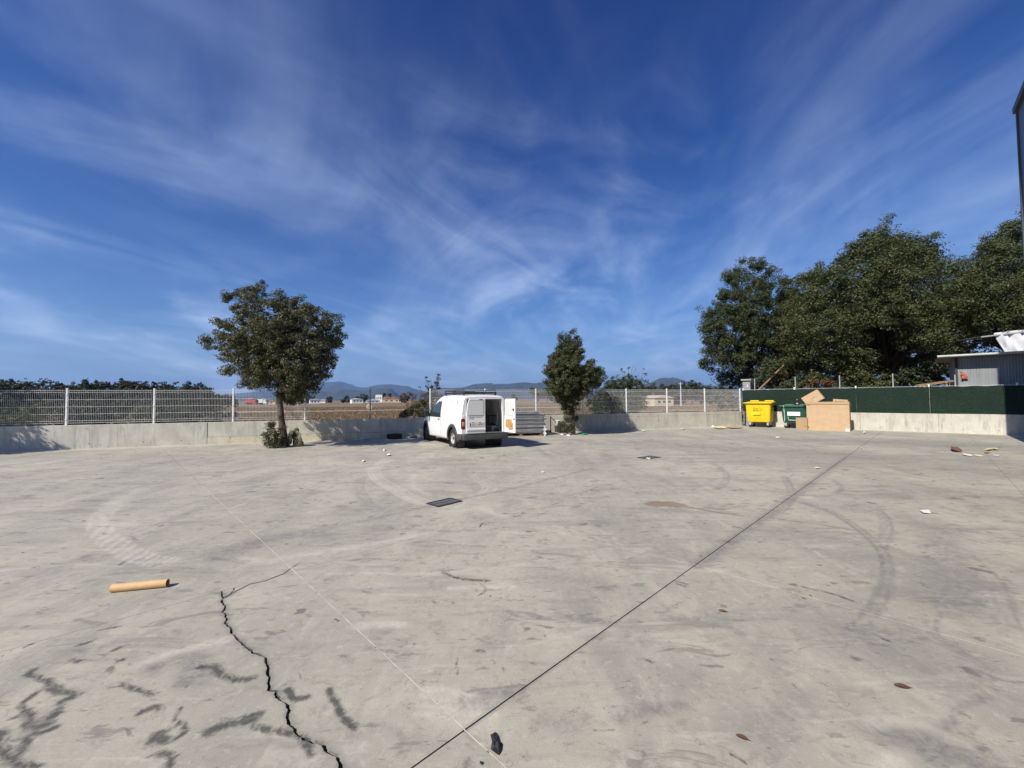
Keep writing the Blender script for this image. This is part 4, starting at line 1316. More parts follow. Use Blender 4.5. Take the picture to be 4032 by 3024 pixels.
big('oak_tree', 'smaller dark tree filling the gap between two big crowns',
    [(780, 590, 45), (740, 630, 45), (830, 640, 45), (760, 720, 80), (860, 760, 80), (700, 800, 70), (780, 880, 100), (900, 900, 100), (720, 1000, 100), (850, 1050, 110), (760, 1160, 100), (900, 1180, 100), (700, 1260, 70), (830, 1290, 80)], f3, 1.9514, 36, 790, 70000, .13, L_OAK, 62, 4.0, (790, 900), (.2, .14), clump=.27)
fF = lambda x, y: (x * KPX, y * KPX)
big('oak_tree', 'massive broad crowned oak towering over the green screen',
    [(1905, 518, 24), (1930, 522, 22), (1880, 525, 24), (1935, 540, 26), (1850, 545, 24), (1830, 570, 26), (1900, 565, 38), (1965, 540, 22), (1990, 535, 20), (2012, 545, 20), (1985, 575, 36), (1940, 600, 44), (1870, 610, 44), (1800, 600, 28), (1765, 600, 22), (1735, 605, 18), (1760, 640, 34), (1820, 650, 44),
     (1890, 660, 48), (1960, 655, 48), (2030, 590, 34), (2060, 570, 22), (2090, 575, 22), (2110, 560, 16), (2080, 620, 40), (2030, 650, 48), (1740, 690, 36), (1800, 710, 46), (1750, 750, 40), (1830, 770, 44), (2000, 715, 44), (2070, 690, 44), (2100, 740, 40), (2030, 765, 40), (1700, 720, 28), (1710, 780, 34), (1770, 800, 36), (1850, 815, 30)],
    fF, 1 / KPX, 29.5, 1915, 230000, .13, L_OAK, 63, 6.6, (1910, 670), (.42, .3), limbs=34, clump=.27)
big('oak_tree', 'yellowing oak rising behind the grey shed',
    [(2150, 520, 22), (2195, 512, 24), (2170, 545, 28), (2140, 560, 26), (2210, 545, 30), (2240, 560, 34), (2150, 600, 38), (2210, 610, 42), (2270, 600, 40), (2130, 650, 40), (2190, 670, 44), (2250, 670, 44), (2130, 700, 36), (2200, 730, 40), (2300, 650, 44)],
    fF, 1 / KPX, 27.5, 2190, 110000, .125, L_OAK, 64, 4.6, (2190, 630), (.3, .2), clump=.27)
big('oak_tree', 'dark oak standing in deep shade behind the massive one',
    [(1700, 640, 40), (1760, 660, 50), (1840, 690, 55), (1920, 700, 60), (2000, 700, 60), (2080, 690, 55), (2140, 720, 50), (1700, 720, 45), (1770, 750, 55), (1850, 770, 60), (1940, 780, 60), (2030, 780, 60), (2110, 790, 50), (1720, 800, 45), (1800, 820, 45), (1900, 830, 45), (2000, 835, 40), (2090, 835, 40)],
    fF, 1 / KPX, 37.5, 1930, 60000, .26, L_WOOD, 65, 6.5, (1920, 740), (.4, .28), clump=.25)
# understorey
for i, (x, y, r, d, lm, nm, lb) in enumerate(((1690, 800, 34, 28, L_HORN, 'understorey_bush', 'green bush under the loose crowned tree by the pillar'), (1800, 812, 34, 27, L_OAK, 'understorey_bush', 'green bush just over the green screen behind the cartons'),
                                              (1880, 800, 40, 26.5, L_OAK, 'understorey_bush', 'leafy bush over the screen under the massive oak'), (1772, 822, 14, 26.4, L_BROWN, 'understorey_bush', 'reddish brown bush behind the steel posts and screen'), (1990, 800, 30, 26, L_WOOD, 'understorey_bush', 'deep green bush in the shade left of the grey shed'), (1668, 797, 10, 29.5, L_BROWN, 'understorey_bush', 'patch of dead orange leaves in the loose crowned tree'))):
    c = at(*fF(x, y), d)
    b = Vector((c.x, d, fz))
    R = r * KPX * d / FPX
    rg = random.Random(i)
    bl = [(rg.uniform(-1, 1) * R * 1.3, rg.uniform(-.6, .6) * R, (c.z - fz) * rg.uniform(.55, 1.05) + rg.uniform(-.3, .3) * R, R * rg.uniform(.45, .7)) for q in range(9)]
    bush(nm, lb, b, bl, 4200 if r > 15 else 900, .17, lm, 700 + i, stems=6, clump=.17, sr=.03)
# dead leaning trunk
a, b = at(*f3(590, 1310), 27.5), at(*f3(752, 1148), 27.9)
dl = thing('dead_tree', (a.x - .6, a.y - .08, fz), 0, 'dead brown trunk leaning at a slant behind the green screen', 'trunk')
q0 = a + (a - b).normalized() * 3.0
MB().tube([q0 - Vector(dl.location), a - Vector(dl.location), (a + b) / 2 - Vector(dl.location), b - Vector(dl.location)], [.085, .075, .065, .05], 8).build('trunk', mat('dead_wood', (.20, .13, .085), .9, var=.3, vscale=5), dl, smooth=True)

# dry grass standing in the field
rg = np.random.default_rng(3)
n = 42000
yy = 33 + (rg.uniform(0, 1, n) ** 1.6) * 85
xx = (rg.uniform(-.75, .68, n)) * yy
keep = np.ones(n, bool)
for q in range(len(pathp) - 1):
    a_, b_ = np.array(pathp[q][:2]), np.array(pathp[q + 1][:2])
    ab = b_ - a_
    t_ = np.clip(((xx - a_[0]) * ab[0] + (yy - a_[1]) * ab[1]) / (ab @ ab), 0, 1)
    dd = np.hypot(xx - a_[0] - t_ * ab[0], yy - a_[1] - t_ * ab[1])
    keep &= dd > 5.5
xx, yy = xx[keep], yy[keep]; n = len(xx)
nbld = 4
bx_ = np.repeat(xx, nbld) + rg.normal(0, .12, n * nbld); by_ = np.repeat(yy, nbld) + rg.normal(0, .12, n * nbld)
hh = rg.uniform(.07, .24, n * nbld); aa = rg.uniform(0, 6.28, n * nbld); ww = rg.uniform(.03, .08, n * nbld)
P0 = np.stack([bx_ - np.cos(aa) * ww, by_ - np.sin(aa) * ww, np.full(n * nbld, fz)], 1)
P1_ = np.stack([bx_ + np.cos(aa) * ww, by_ + np.sin(aa) * ww, np.full(n * nbld, fz)], 1)
P2_ = np.stack([bx_ + rg.normal(0, .16, n * nbld), by_ + rg.normal(0, .16, n * nbld), fz + hh], 1)
me = fast_mesh('dry_grass', np.stack([P0, P1_, P2_], 1).reshape(-1, 3), np.arange(3 * n * nbld).reshape(-1, 3))
tag(link('dry_grass', me, leafmat('straw', (.155, .098, .052), (.36, .26, .15), .3)), 'dry golden brown grass standing in the field beyond the wall', 'grass', kind='stuff')
# ------------------------------------------------------------------ the white van
VH = Vector((-.49, .872, 0)).normalized()
VO = Vector((-1.32, 14.62, 0))
van = thing('delivery_van', VO, math.atan2(VH.y, VH.x), 'white panel van with roof rack and one rear door standing open', 'van')
k = N('van_white')
p = k.pos()
c = k.mix(k.math('MULTIPLY', k.step(k.noise(p, 2.2, 5, .6), .5, .8), .25), (.80, .80, .79), (.68, .67, .64))
k.put(k.b.inputs['Base Color'], c)
k.b.inputs['Roughness'].default_value = .28
k.b.inputs['Coat Weight'].default_value = .35
k.b.inputs['Coat Roughness'].default_value = .1
M_VAN = k.m
M_TRIM = mat('grey_plastic', (.060, .061, .064), .6, var=.25, vscale=9, bump=.1, bscale=90)
M_INT = mat('van_interior', (.34, .34, .33), .6, var=.15, vscale=5)
M_GLASS = mat('dark_glass', (.03, .04, .045), .06, spec=.6)
M_RED = mat('red_lens', (.20, .008, .012), .18)
M_CLEAR = mat('clear_lens', (.42, .36, .36), .2)
TOPX = [-.80, -.72, -.5, .5, 1.25, 1.5, 1.75, 2.1, 2.5, 2.72, 3.0, 3.35, 3.55, 3.68, 3.74]
TOPZ = [1.72, 1.765, 1.79, 1.815, 1.80, 1.755, 1.64, 1.40, 1.14, 1.03, .985, .92, .84, .70, .50]
def ztop(x): return float(np.interp(x, TOPX, TOPZ))
def zbot(x): return float(np.interp(x, [-.80, -.55, -.4, 2.5, 3.5, 3.74], [.50, .36, .27, .25, .27, .34]))
def W0(x): return float(np.interp(x, [-.80, -.6, .3, 2.4, 3.0, 3.4, 3.65, 3.74], [.845, .868, .885, .885, .875, .83, .74, .64]))
def hw(x, z):
    w = W0(x)
    if z > .98: w *= 1 - .165 * ((z - .98) / .84) ** 1.55
    if z < .55: w *= 1 - .035 * ((.55 - z) / .3) ** 2
    return w
def section(x, nz=18, na=6, nr=6):
    zt, zb = ztop(x), zbot(x)
    rc = min(.13, (zt - zb) * .35)
    pts = []
    zs = np.linspace(zb, zt - rc, nz)
    for z in zs: pts.append((hw(x, z), z))
    w1 = hw(x, zt - rc)
    for i in range(1, na + 1):
        a = math.pi / 2 * i / na
        pts.append((w1 - rc * .9 * (1 - math.cos(a)), zt - rc + rc * math.sin(a)))
    w2 = pts[-1][0]
    for i in range(1, nr + 1):
        q = i / nr
        pts.append((w2 * (1 - q), zt + .028 * (1 - (1 - q) ** 2)))
    return pts
xs = list(np.arange(-.80, 3.741, .0505))
secs = [section(x) for x in xs]
n1 = len(secs[0])
vs, fs = [], []
for x, s in zip(xs, secs):
    full = [(y, z) for y, z in s] + [(-y, z) for y, z in s[-2::-1]]
    vs += [(x, y, z) for y, z in full]
nf = 2 * n1 - 1
ARCH = ((0.0, .315, .44), (2.98, .315, .44))
for i in range(len(xs) - 1):
    for j in range(nf - 1):
        q = (i * nf + j, i * nf + j + 1, (i + 1) * nf + j + 1, (i + 1) * nf + j)
        cx = sum(vs[t][0] for t in q) / 4; cy = sum(vs[t][1] for t in q) / 4; cz = sum(vs[t][2] for t in q) / 4
        if abs(cy) > .6 and any((cx - ax) ** 2 + (cz - az) ** 2 < rr * rr for ax, az, rr in ARCH): continue
        fs.append(q)
fs.append(tuple((len(xs) - 1) * nf + j for j in range(nf)))
body = MB().add(vs, fs).build('body', M_VAN, van, smooth=True, sharp=40)
md = body.modifiers.new('thick', 'SOLIDIFY'); md.thickness = .012; md.offset = -1
# rear frame round the door opening
s = secs[0]
full = [(y, z) for y, z in s] + [(-y, z) for y, z in s[-2::-1]]
vs, fs = [], []
for y, z in full:
    lim = .70 - .10 * max(0, (z - 1.1)) ** 1.3
    yi = max(-lim, min(lim, y)); zi = max(.52, min(1.665, z))
    vs += [(-.80, y, z), (-.795, yi, zi), (-.70, yi, zi)]
for i in range(len(full) - 1):
    a, b = 3 * i, 3 * i + 3
    fs += [(a, b, b + 1, a + 1), (a + 1, b + 1, b + 2, a + 2)]
MB().add(vs, fs).build('rear_frame', M_VAN, body, smooth=True)
MB().rbox((-.33, 0, .485), (1.0, 1.36, .05), .01).build('sill', M_INT, body)
MB().box((.35, 0, .47), (2.0, 1.5, .04)).build('load_floor', mat('load_floor', (.10, .10, .10), .8, var=.3, vscale=8), body)
MB().box((1.35, 0, 1.08), (.03, 1.46, 1.16)).build('bulkhead', M_INT, body)
for y in (-.74, .74):                     # inner ribs and trim board of the load bay
    for x in (-.3, .25, .8):
        MB().rbox((x, y * (1.0), 1.1), (.07, .05, 1.0), .015, rot=(-.10 if y > 0 else .10, 0, 0)).build('rib', M_INT, body)
    MB().rbox((.3, y * 1.02, .78), (1.5, .02, .5), .01).build('trim_board', M_INT, body)
    MB().rbox((.1, y * .98, 1.06), (.7, .03, .035), .008).build('slot_rail', M_BLACK, body)
MB().rbox((-.05, -.62, .60), (.55, .25, .24), .06).build('wheel_box', M_INT, body)
MB().rbox((-.05, .62, .60), (.55, .25, .24), .06).build('wheel_box', M_INT, body)
MB().box((1.5, 0, .34), (4.0, 1.3, .10)).build('underbody', M_BLACK, van)
for ax, az, rr in ARCH:                   # dark wheel housings
    for sgn in (-1, 1):
        pr = [(0, 0), (rr + .02, 0), (rr + .02, .22)]
        MB().lathe([(.001, 0), (rr + .015, 0), (rr + .015, .26)], 28, Matrix.Translation((ax, sgn * .58, az)) @ Matrix.Diagonal((1, sgn, 1, 1))).build('wheel_housing', M_BLACK, body)
def arch_trim(ax, az, r0, r1, sgn, a0, a1):
    vs, fs = [], []
    nn = 30
    for i in range(nn + 1):
        a = rad(a0 + (a1 - a0) * i / nn)
        for r, off in ((r0, -.02), (r0, .016), ((r0 + r1) / 2, .026), (r1, .014), (r1 + .004, -.02)):
            x, z = ax + r * math.cos(a), az + r * math.sin(a)
            vs.append((x, sgn * (hw(min(max(x, -.8), 3.74), max(z, .25)) + off), z))
    for i in range(nn):
        for j in range(4):
            q = i * 5 + j
            fs.append((q, q + 1, q + 6, q + 5))
    return MB().add(vs, fs).build('arch_trim', M_TRIM, van, smooth=True, sharp=50)
for sgn in (-1, 1):
    arch_trim(0, .315, .405, .50, sgn, -12, 188)
    arch_trim(2.98, .315, .405, .50, sgn, -8, 190)
def side_patch(x0x1_at_z, zs, off, sgn, name, m, par, nx=14):
    """panel lying on the body side: rows at heights zs, x limits from the given function"""
    vs, fs = [], []
    for z in zs:
        a, b = x0x1_at_z(z)
        for i in range(nx + 1):
            x = a + (b - a) * i / nx
            vs.append((x, sgn * (hw(x, z) + off), z))
    for j in range(len(zs) - 1):
        for i in range(nx):
            q = j * (nx + 1) + i
            fs.append((q, q + 1, q + nx + 2, q + nx + 1))
    return MB().add(vs, fs).build(name, m, par, smooth=True, sharp=60)
wz = np.linspace(1.02, 1.57, 10)
for sgn in (-1, 1):
    dr = side_patch(lambda z: (1.16, 2.26), np.linspace(.33, .99, 12), .004, sgn, 'front_door', M_VAN, van)
    side_patch(lambda z: (1.20 + (z - 1.02) * .04 - .02, min(2.62, np.interp(z, [1.02, 1.2, 1.4, 1.5, 1.57], [2.62, 2.36, 2.02, 1.80, 1.52])) + .03), np.linspace(1.0, 1.595, 10), .003, sgn, 'window_frame', M_BLACK, dr)
    side_patch(lambda z: (1.22 + (z - 1.02) * .04, np.interp(z, [1.02, 1.2, 1.4, 1.5, 1.57], [2.30, 2.20, 1.96, 1.76, 1.50])), wz, .007, sgn, 'window', M_GLASS, dr)
    MB().rbox((1.32, sgn * (hw(1.32, .92) + .012), .93), (.15, .03, .035), .012).build('handle', M_BLACK, dr)
    for q, zc in enumerate((.50, .57, .64)):           # pressed ribs along the flank
        MB().rbox((1.55, sgn * (hw(1.5, zc) + .002), zc), (1.35, .012, .022), .005).build('side_moulding', M_VAN, van)
    for x in (1.16, 2.27):                              # shut lines
        vs = []
        zz_ = np.linspace(.32, 1.0 if x > 2 else 1.62, 14)
        for z in zz_:
            for dx in (-.004, .004): vs.append((x + dx, sgn * (hw(x, z) + .0045), z))
        MB().add(vs, [(2 * i, 2 * i + 1, 2 * i + 3, 2 * i + 2) for i in range(len(zz_) - 1)]).build('shut_line', M_TRIM, van)
    # mirror
    mo = MB().rbox((2.44, sgn * 1.03, 1.10), (.12, .17, .24), .035).build('mirror', M_BLACK, van, smooth=True)
    MB().tube([(2.42, sgn * .84, 1.03), (2.44, sgn * .98, 1.05)], .035, 8).build('arm', M_BLACK, mo)
    MB().rbox((2.375, sgn * 1.03, 1.10), (.006, .14, .20), .002).build('mirror_glass', M_GLASS, mo)
    # tail lamp wrapping the corner
    lamp = MB().rbox((-.765, sgn * .785, .845), (.10, .135, .36), .025).build('tail_lamp', M_RED, van, smooth=True)
    MB().rbox((-.785, sgn * .792, .845), (.075, .085, .15), .02).build('reverse_lens', M_CLEAR, lamp, smooth=True)
    MB().rbox((-.797, sgn * .775, 1.10), (.03, .05, .06), .01).build('hinge', M_VAN, van)
# windscreen and bonnet line
vs, fs = [], []
gx = np.linspace(1.56, 2.66, 12)
for x in gx:
    for t in np.linspace(-1, 1, 11):
        vs.append((x, t * (hw(x, ztop(x) - .08) - .10), ztop(x) + .028 * (1 - abs(t) ** 2) + .004))
for i in range(11):
    for j in range(10):
        q = i * 11 + j
        fs.append((q, q + 1, q + 12, q + 11))
MB().add(vs, fs).build('windscreen', M_GLASS, van, smooth=True)
# bumpers
bp = MB()
bp.rbox((-.84, 0, .415), (.16, 1.66, .215), .035, seg=3)
bo = bp.build('rear_bumper', M_TRIM, van, smooth=True)
for sgn in (-1, 1):
    MB().rbox((-.64, sgn * .835, .415), (.34, .10, .205), .03).build('bumper_end', M_TRIM, bo, smooth=True)
MB().rbox((-.86, 0, .527), (.14, 1.36, .016), .006).build('bumper_step', mat('scuffed_plastic', (.16, .16, .16), .6, var=.4, vscale=12), bo)
MB().lathe([(.001, 0), (.022, 0), (.022, .01)], 10, Matrix.Translation((-.80, .84, .44)) @ Euler((0, 0, rad(20))).to_matrix().to_4x4()).build('reflector', M_CLEAR, bo)
MB().rbox((3.66, 0, .38), (.2, 1.36, .26), .05).build('front_bumper', M_TRIM, van, smooth=True)
# wheels
def wheel(x, y, steer, sgn):
    R, wdt = .315, .10
    e = bpy.data.objects.new('wheel', None)
    M = Matrix.Translation((x, y, R)) @ Euler((0, 0, steer)).to_matrix().to_4x4() @ Matrix.Diagonal((1, sgn, 1, 1))
    prof = [(.195, -.085), (.22, -.098), (.27, -.10), (.298, -.088), (.313, -.06), (.315, 0), (.313, .06), (.298, .088), (.27, .10), (.22, .098), (.195, .085), (.19, 0)]
    ty = MB().lathe(prof, 40, M, closed=True).build('wheel', M_RUBBER, van, smooth=True, sharp=50)
    rim = MB().lathe([(.19, -.08), (.197, .078), (.186, .082), (.175, .062), (.168, .03), (.13, .020), (.10, .045), (.065, .048), (.055, .03), (.001, .03)], 32, M).build('rim', mat('rim_steel', (.52, .50, .46), .45, .35, var=.3, vscale=20), ty, smooth=True, sharp=40)
    MB().lathe([(.055, .03), (.05, .055), (.03, .06), (.001, .06)], 16, M).build('hub', M_DARKMETAL, ty, smooth=True)
    for q in range(10):
        a = 2 * math.pi * q / 10
        MB().lathe([(.001, 0), (.014, 0), (.014, -.01)], 8, M @ Matrix.Translation((.148 * math.cos(a), .0245, .148 * math.sin(a)))).build('rim_hole', M_BLACK, ty)
wheel(0, .765, 0, 1); wheel(0, -.765, 0, -1)
wheel(2.98, .755, rad(-24), 1); wheel(2.98, -.755, rad(-24), -1)
MB().tube([(0, -.7, .30), (0, .7, .30)], .05, 8).build('axle', M_BLACK, van)
MB().tube([(-.75, .35, .30), (-.2, .35, .28), (.5, .3, .28)], .03, 8).build('exhaust', M_DARKMETAL, van)
# rear doors, drawn in the rear plane: a = across, b = up, thickness outwards
def door_outline(w, h, top_cut):
    return [(0, 0), (w, 0), (w, h * .52), (w - top_cut * .45, h * .8), (w - top_cut, h - .06), (w - top_cut - .05, h), (0, h)]
def rear_door(name, M, lbl, closed):
    w, h = .695, 1.145
    T = M @ Matrix(((0, 0, -1, 0), (1, 0, 0, 0), (0, 1, 0, 0), (0, 0, 0, 1)))       # prism z -> outwards
    d = MB().prism(door_outline(w, h, .085), 0, .045, T).build(name, M_VAN, van, bevel=.008)
    if lbl: d['label'] = lbl
    return d, T
# closed leaf (left): local origin at its inner meeting edge
Mc = Matrix.Translation((-.80, .004, .525))
dc, T = rear_door('rear_door', Mc, None, True)
MB().prism([(.07, .60), (.60, .60), (.575, 1.055), (.535, 1.09), (.07, 1.09)], .046, .056, T).build('window_blank', mat('blank_panel', (.66, .66, .65), .35), dc, bevel=.004)
vs = [(.05, .58), (.625, .58), (.595, 1.07), (.55, 1.115), (.05, 1.115)]
MB().prism(vs, .0452, .0475, T).build('window_seal', mat('seal_grey', (.30, .30, .30), .6), dc)
MB().prism([(.05, .375), (.60, .375), (.60, .225), (.05, .225)][::-1], .0455, .052, T).build('plate_recess', mat('recess_white', (.60, .60, .59), .45), dc, bevel=.003)
plate = MB().prism([(.075, .235), (.575, .235), (.575, .34), (.075, .34)], .053, .058, T).build('number_plate', mat('plate_white', (.72, .71, .66), .4), dc)
MB().prism([(.53, .237), (.573, .237), (.573, .338), (.53, .338)], .0582, .0588, T).build('plate_band', mat('plate_blue', (.02, .06, .25), .4), plate)
TM = T @ Matrix.Translation((.305, .2875, .0592)) @ Euler((0, math.pi, 0)).to_matrix().to_4x4() @ Matrix.Diagonal((.92, 1, 1, 1))
text_mesh('1671 HMP', .105, .0006, TM, M_BLACK, 'plate_number', plate)
for a in (.20, .46):
    MB().prism([(a - .03, .352), (a + .03, .352), (a + .03, .372), (a - .03, .372)], .0525, .057, T).build('plate_lamp', M_BLACK, dc)
TM = T @ Matrix.Translation((.335, .535, .0468)) @ Euler((0, math.pi, 0)).to_matrix().to_4x4()
text_mesh('TRANSIT CONNECT', .058, .0006, TM, M_TRIM, 'badge', dc)
TM = T @ Matrix.Translation((.50, .485, .0468)) @ Euler((0, math.pi, 0)).to_matrix().to_4x4()
text_mesh('90 T200', .045, .0006, TM, M_TRIM, 'badge', dc)
MB().prism([(.10, 1.118), (.22, 1.118), (.22, 1.14), (.10, 1.14)], .0455, .055, T).build('brake_light', M_RED, dc)
MB().prism([(.0, .10), (.68, .10), (.66, .155), (.0, .155)], .0455, .066, T).build('pressed_step', M_VAN, dc, bevel=.006)
# open leaf (right), hinged at the right pillar
Mo = Matrix.Translation((-.815, -.70, .525)) @ Euler((0, 0, rad(96))).to_matrix().to_4x4()
w, h = .695, 1.145
T = Mo @ Matrix(((0, 0, -1, 0), (1, 0, 0, 0), (0, 1, 0, 0), (0, 0, 0, 1)))
ol = [(0, 0), (w, 0), (w, h), (.135, h), (.085, h - .06), (.04, h * .8), (0, h * .52)]
do = MB().prism(ol, 0, .045, T).build('rear_door', M_VAN, van, bevel=.008)
do['label'] = 'rear door standing open with a torn trim board inside'
MB().prism([(.09, .58), (.60, .58), (.60, 1.06), (.17, 1.06), (.12, 1.02)], -.012, -.001, T).build('inner_pressing', mat('pressing_white', (.62, .62, .61), .4), do, bevel=.004)
MB().prism([(.02, .02), (.06, .02), (.06, 1.08), (.12, 1.10), (.02, .6)], -.004, -.0005, T).build('inner_edge', mat('edge_grey', (.34, .34, .34), .5), do)
MB().prism([(.13, .20), (.17, .45), (.50, .45), (.52, .36), (.60, .30), (.58, .10), (.34, .08), (.29, .16), (.17, .17)], -.006, -.001, T).build('trim_board', mat('hardboard', (.50, .27, .11), .8, var=.15), do)
MB().prism([(.46, .15), (.44, .33), (.49, .22)], -.0075, -.0062, T).build('tear', M_BLACK, do)
MB().rbox((.62, .78, -.018), (.05, .07, .03), .01, M=T).build('latch', M_BLACK, do)
MB().tube([T @ Vector((.55, .79, -.012)), T @ Vector((.62, .785, -.012))], .006, 6).build('latch_rod', M_BLACK, do)
MB().rbox((.65, .46, -.016), (.05, .035, .03), .008, M=T).build('latch', M_BLACK, do)
# roof rack
rk = MB()
for y in (-.60, .60):
    rk.tube([(-.45, y, 1.87), (.5, y, 1.90), (1.45, y, 1.87)], .024, 8)
for y in (-.60, .60):
    for a, b in ((-.42, .42), (.50, 1.40)):
        rk.tube([(a, y, 1.88), (a, y, 1.985), (b, y, 1.985), (b, y, 1.88)], .013, 6)
rk.tube([(1.46, -.60, 1.87), (1.46, -.60, 1.97), (1.46, .60, 1.97), (1.46, .60, 1.87)], .013, 6)
rr_ = rk.build('roof_rack', M_BLACK, van, smooth=True)
for x in (-.45, -.1, .25, .6, .95, 1.3, 1.46):
    MB().rbox((x, 0, 1.885), (.05, 1.22, .055), .012).build('cross_bar', M_BLACK, rr_)
for x in (-.4, .5, 1.3):
    for y in (-.60, .60):
        MB().rbox((x, y, 1.83), (.06, .05, .12), .012).build('rack_foot', M_BLACK, rr_)

# ------------------------------------------------------------------ steel trays stacked on a pallet
S0 = Vector((-.62, 18.03, 0))
sdv = Vector((1.87, .42, 0)).normalized()
pal = thing('wooden_pallet', S0, math.atan2(sdv.y, sdv.x), 'low wooden pallet under the stack of steel panels', 'pallet')
PL, PW = 2.05, 1.05
for y in (.06, PW / 2, PW - .06):
    for x in (.08, PL / 2, PL - .08):
        MB().rbox((x, y, .072), (.14, .1, .085), .005).build('block', M_PALLET, pal)
    MB().rbox((PL / 2, y, .0145), (PL, .1, .027), .004).build('bottom_board', M_PALLET, pal)
for i in range(8):
    MB().rbox((.07 + i * (PL - .14) / 7, PW / 2, .128), (.12, PW, .024), .004).build('deck_board', M_PALLET, pal)
rng = random.Random(9)
ORD = ['lowest', 'second', 'third', 'fourth', 'fifth', 'sixth', 'seventh', 'eighth', 'ninth', 'tenth', 'eleventh', 'twelfth', 'thirteenth', 'fourteenth', 'fifteenth']
z = .142
for i in range(15):
    h = rng.choice((.05, .055, .06, .07))
    dark = (i == 13)
    dx, dy, da = rng.uniform(-.04, .05), rng.uniform(-.03, .02), rng.uniform(-.008, .008)
    L = 2.10 if i < 13 else 1.95
    if i in (5, 9): L += .08
    t = thing('steel_tray', S0 + sdv * (.0 + dx) + Vector((-sdv.y, sdv.x, 0)) * dy + Vector((0, 0, z)), math.atan2(sdv.y, sdv.x) + da, ORD[i] + ' galvanised steel tray up from the pallet in the stack', 'steel tray', 'steel trays stacked on the pallet')
    mt = M_GALV if i % 3 else M_GALV_D
    m = MB()
    m.box((L / 2, .53, .006), (L, 1.0, .010))
    m.build('sheet', mt, t)
    for y in (.03, 1.03):
        q = MB()
        pr = [(0, 0), (.028, 0), (.028, h * .25), (.006, h * .3), (.006, h * .7), (.028, h * .75), (.028, h - .004), (0, h - .004)]
        Mx = Matrix(((0, 0, 1, 0), (1 if y > .5 else -1, 0, 0, y), (0, 1, 0, 0), (0, 0, 0, 1)))
        q.prism(pr, 0, L, Mx)
        q.build('edge_rail', mt, t)
    for x in (.02, L - .02):
        MB().box((x, .53, h / 2), (.03, .97, h * .8)).build('end_rail', mt, t)
    z += h + .002
tp = thing('steel_tray', S0 + sdv * .05 + Vector((0, 0, z)), math.atan2(sdv.y, sdv.x) + .01, 'dark flat steel sheet lying on top of the panel stack', 'steel tray')
MB().rbox((.95, .5, .016), (1.9, 1.02, .028), .004).build('sheet', mat('dark_sheet', (.12, .12, .13), .5, .4, var=.3), tp)
MB().rbox((.95, .0, .024), (1.92, .03, .046), .004).build('edge_rail', M_GALV, tp)
# galvanised plate standing against the end of the stack and a post beside it
eb = ground(2152, 1717)
pl_ = thing('steel_plate', S0 + sdv * 2.22 + Vector((-sdv.y, sdv.x, 0)) * .45, math.atan2(sdv.y, sdv.x) + rad(90), 'plain grey steel sheet propped upright at the end of the panel stack', 'steel sheet')
MB().box((.3, 0, .43), (.85, .012, .86), (rad(-4), 0, 0)).build('sheet', M_GALV, pl_)
MB().box((.3, .012, .83), (.80, .02, .02), (rad(-4), 0, 0)).build('stiffener', M_GALV, pl_)
so = ground(2138, 1718)
sp = thing('plastic_wrap', so + Vector((.02, -.10, 0)), 0, 'strip of clear plastic wrap hanging off the corner of the steel stack', 'plastic wrap')
vs, fs = [], []
for i in range(14):
    z_ = .01 + i * .036
    for j in range(4):
        vs.append((.03 * math.sin(i * 1.3 + j) + j * .035, .02 * math.cos(i * 1.1 + j * 2), z_))
for i in range(13):
    for j in range(3):
        q = i * 4 + j
        fs.append((q, q + 1, q + 5, q + 4))
MB().add(vs, fs).build('film', mat('white_film', (.62, .64, .66), .3), sp, smooth=True)
pp = ground(2163, 1707)
po = thing('iron_post', pp + Vector((.1, .4, 0)), 0, 'short black iron post with a bent brown bar by the steel stack', 'post')
MB().rbox((0, 0, .40), (.05, .05, .80), .006).build('post', M_DARKMETAL, po)
MB().tube([(0, -.03, .80), (.10, -.04, .66), (.20, -.05, .60), (.26, -.05, .50)], [.018, .02, .022, .022], 7).build('bent_bar', mat('rusty_bar', (.13, .075, .05), .8, var=.3), po)

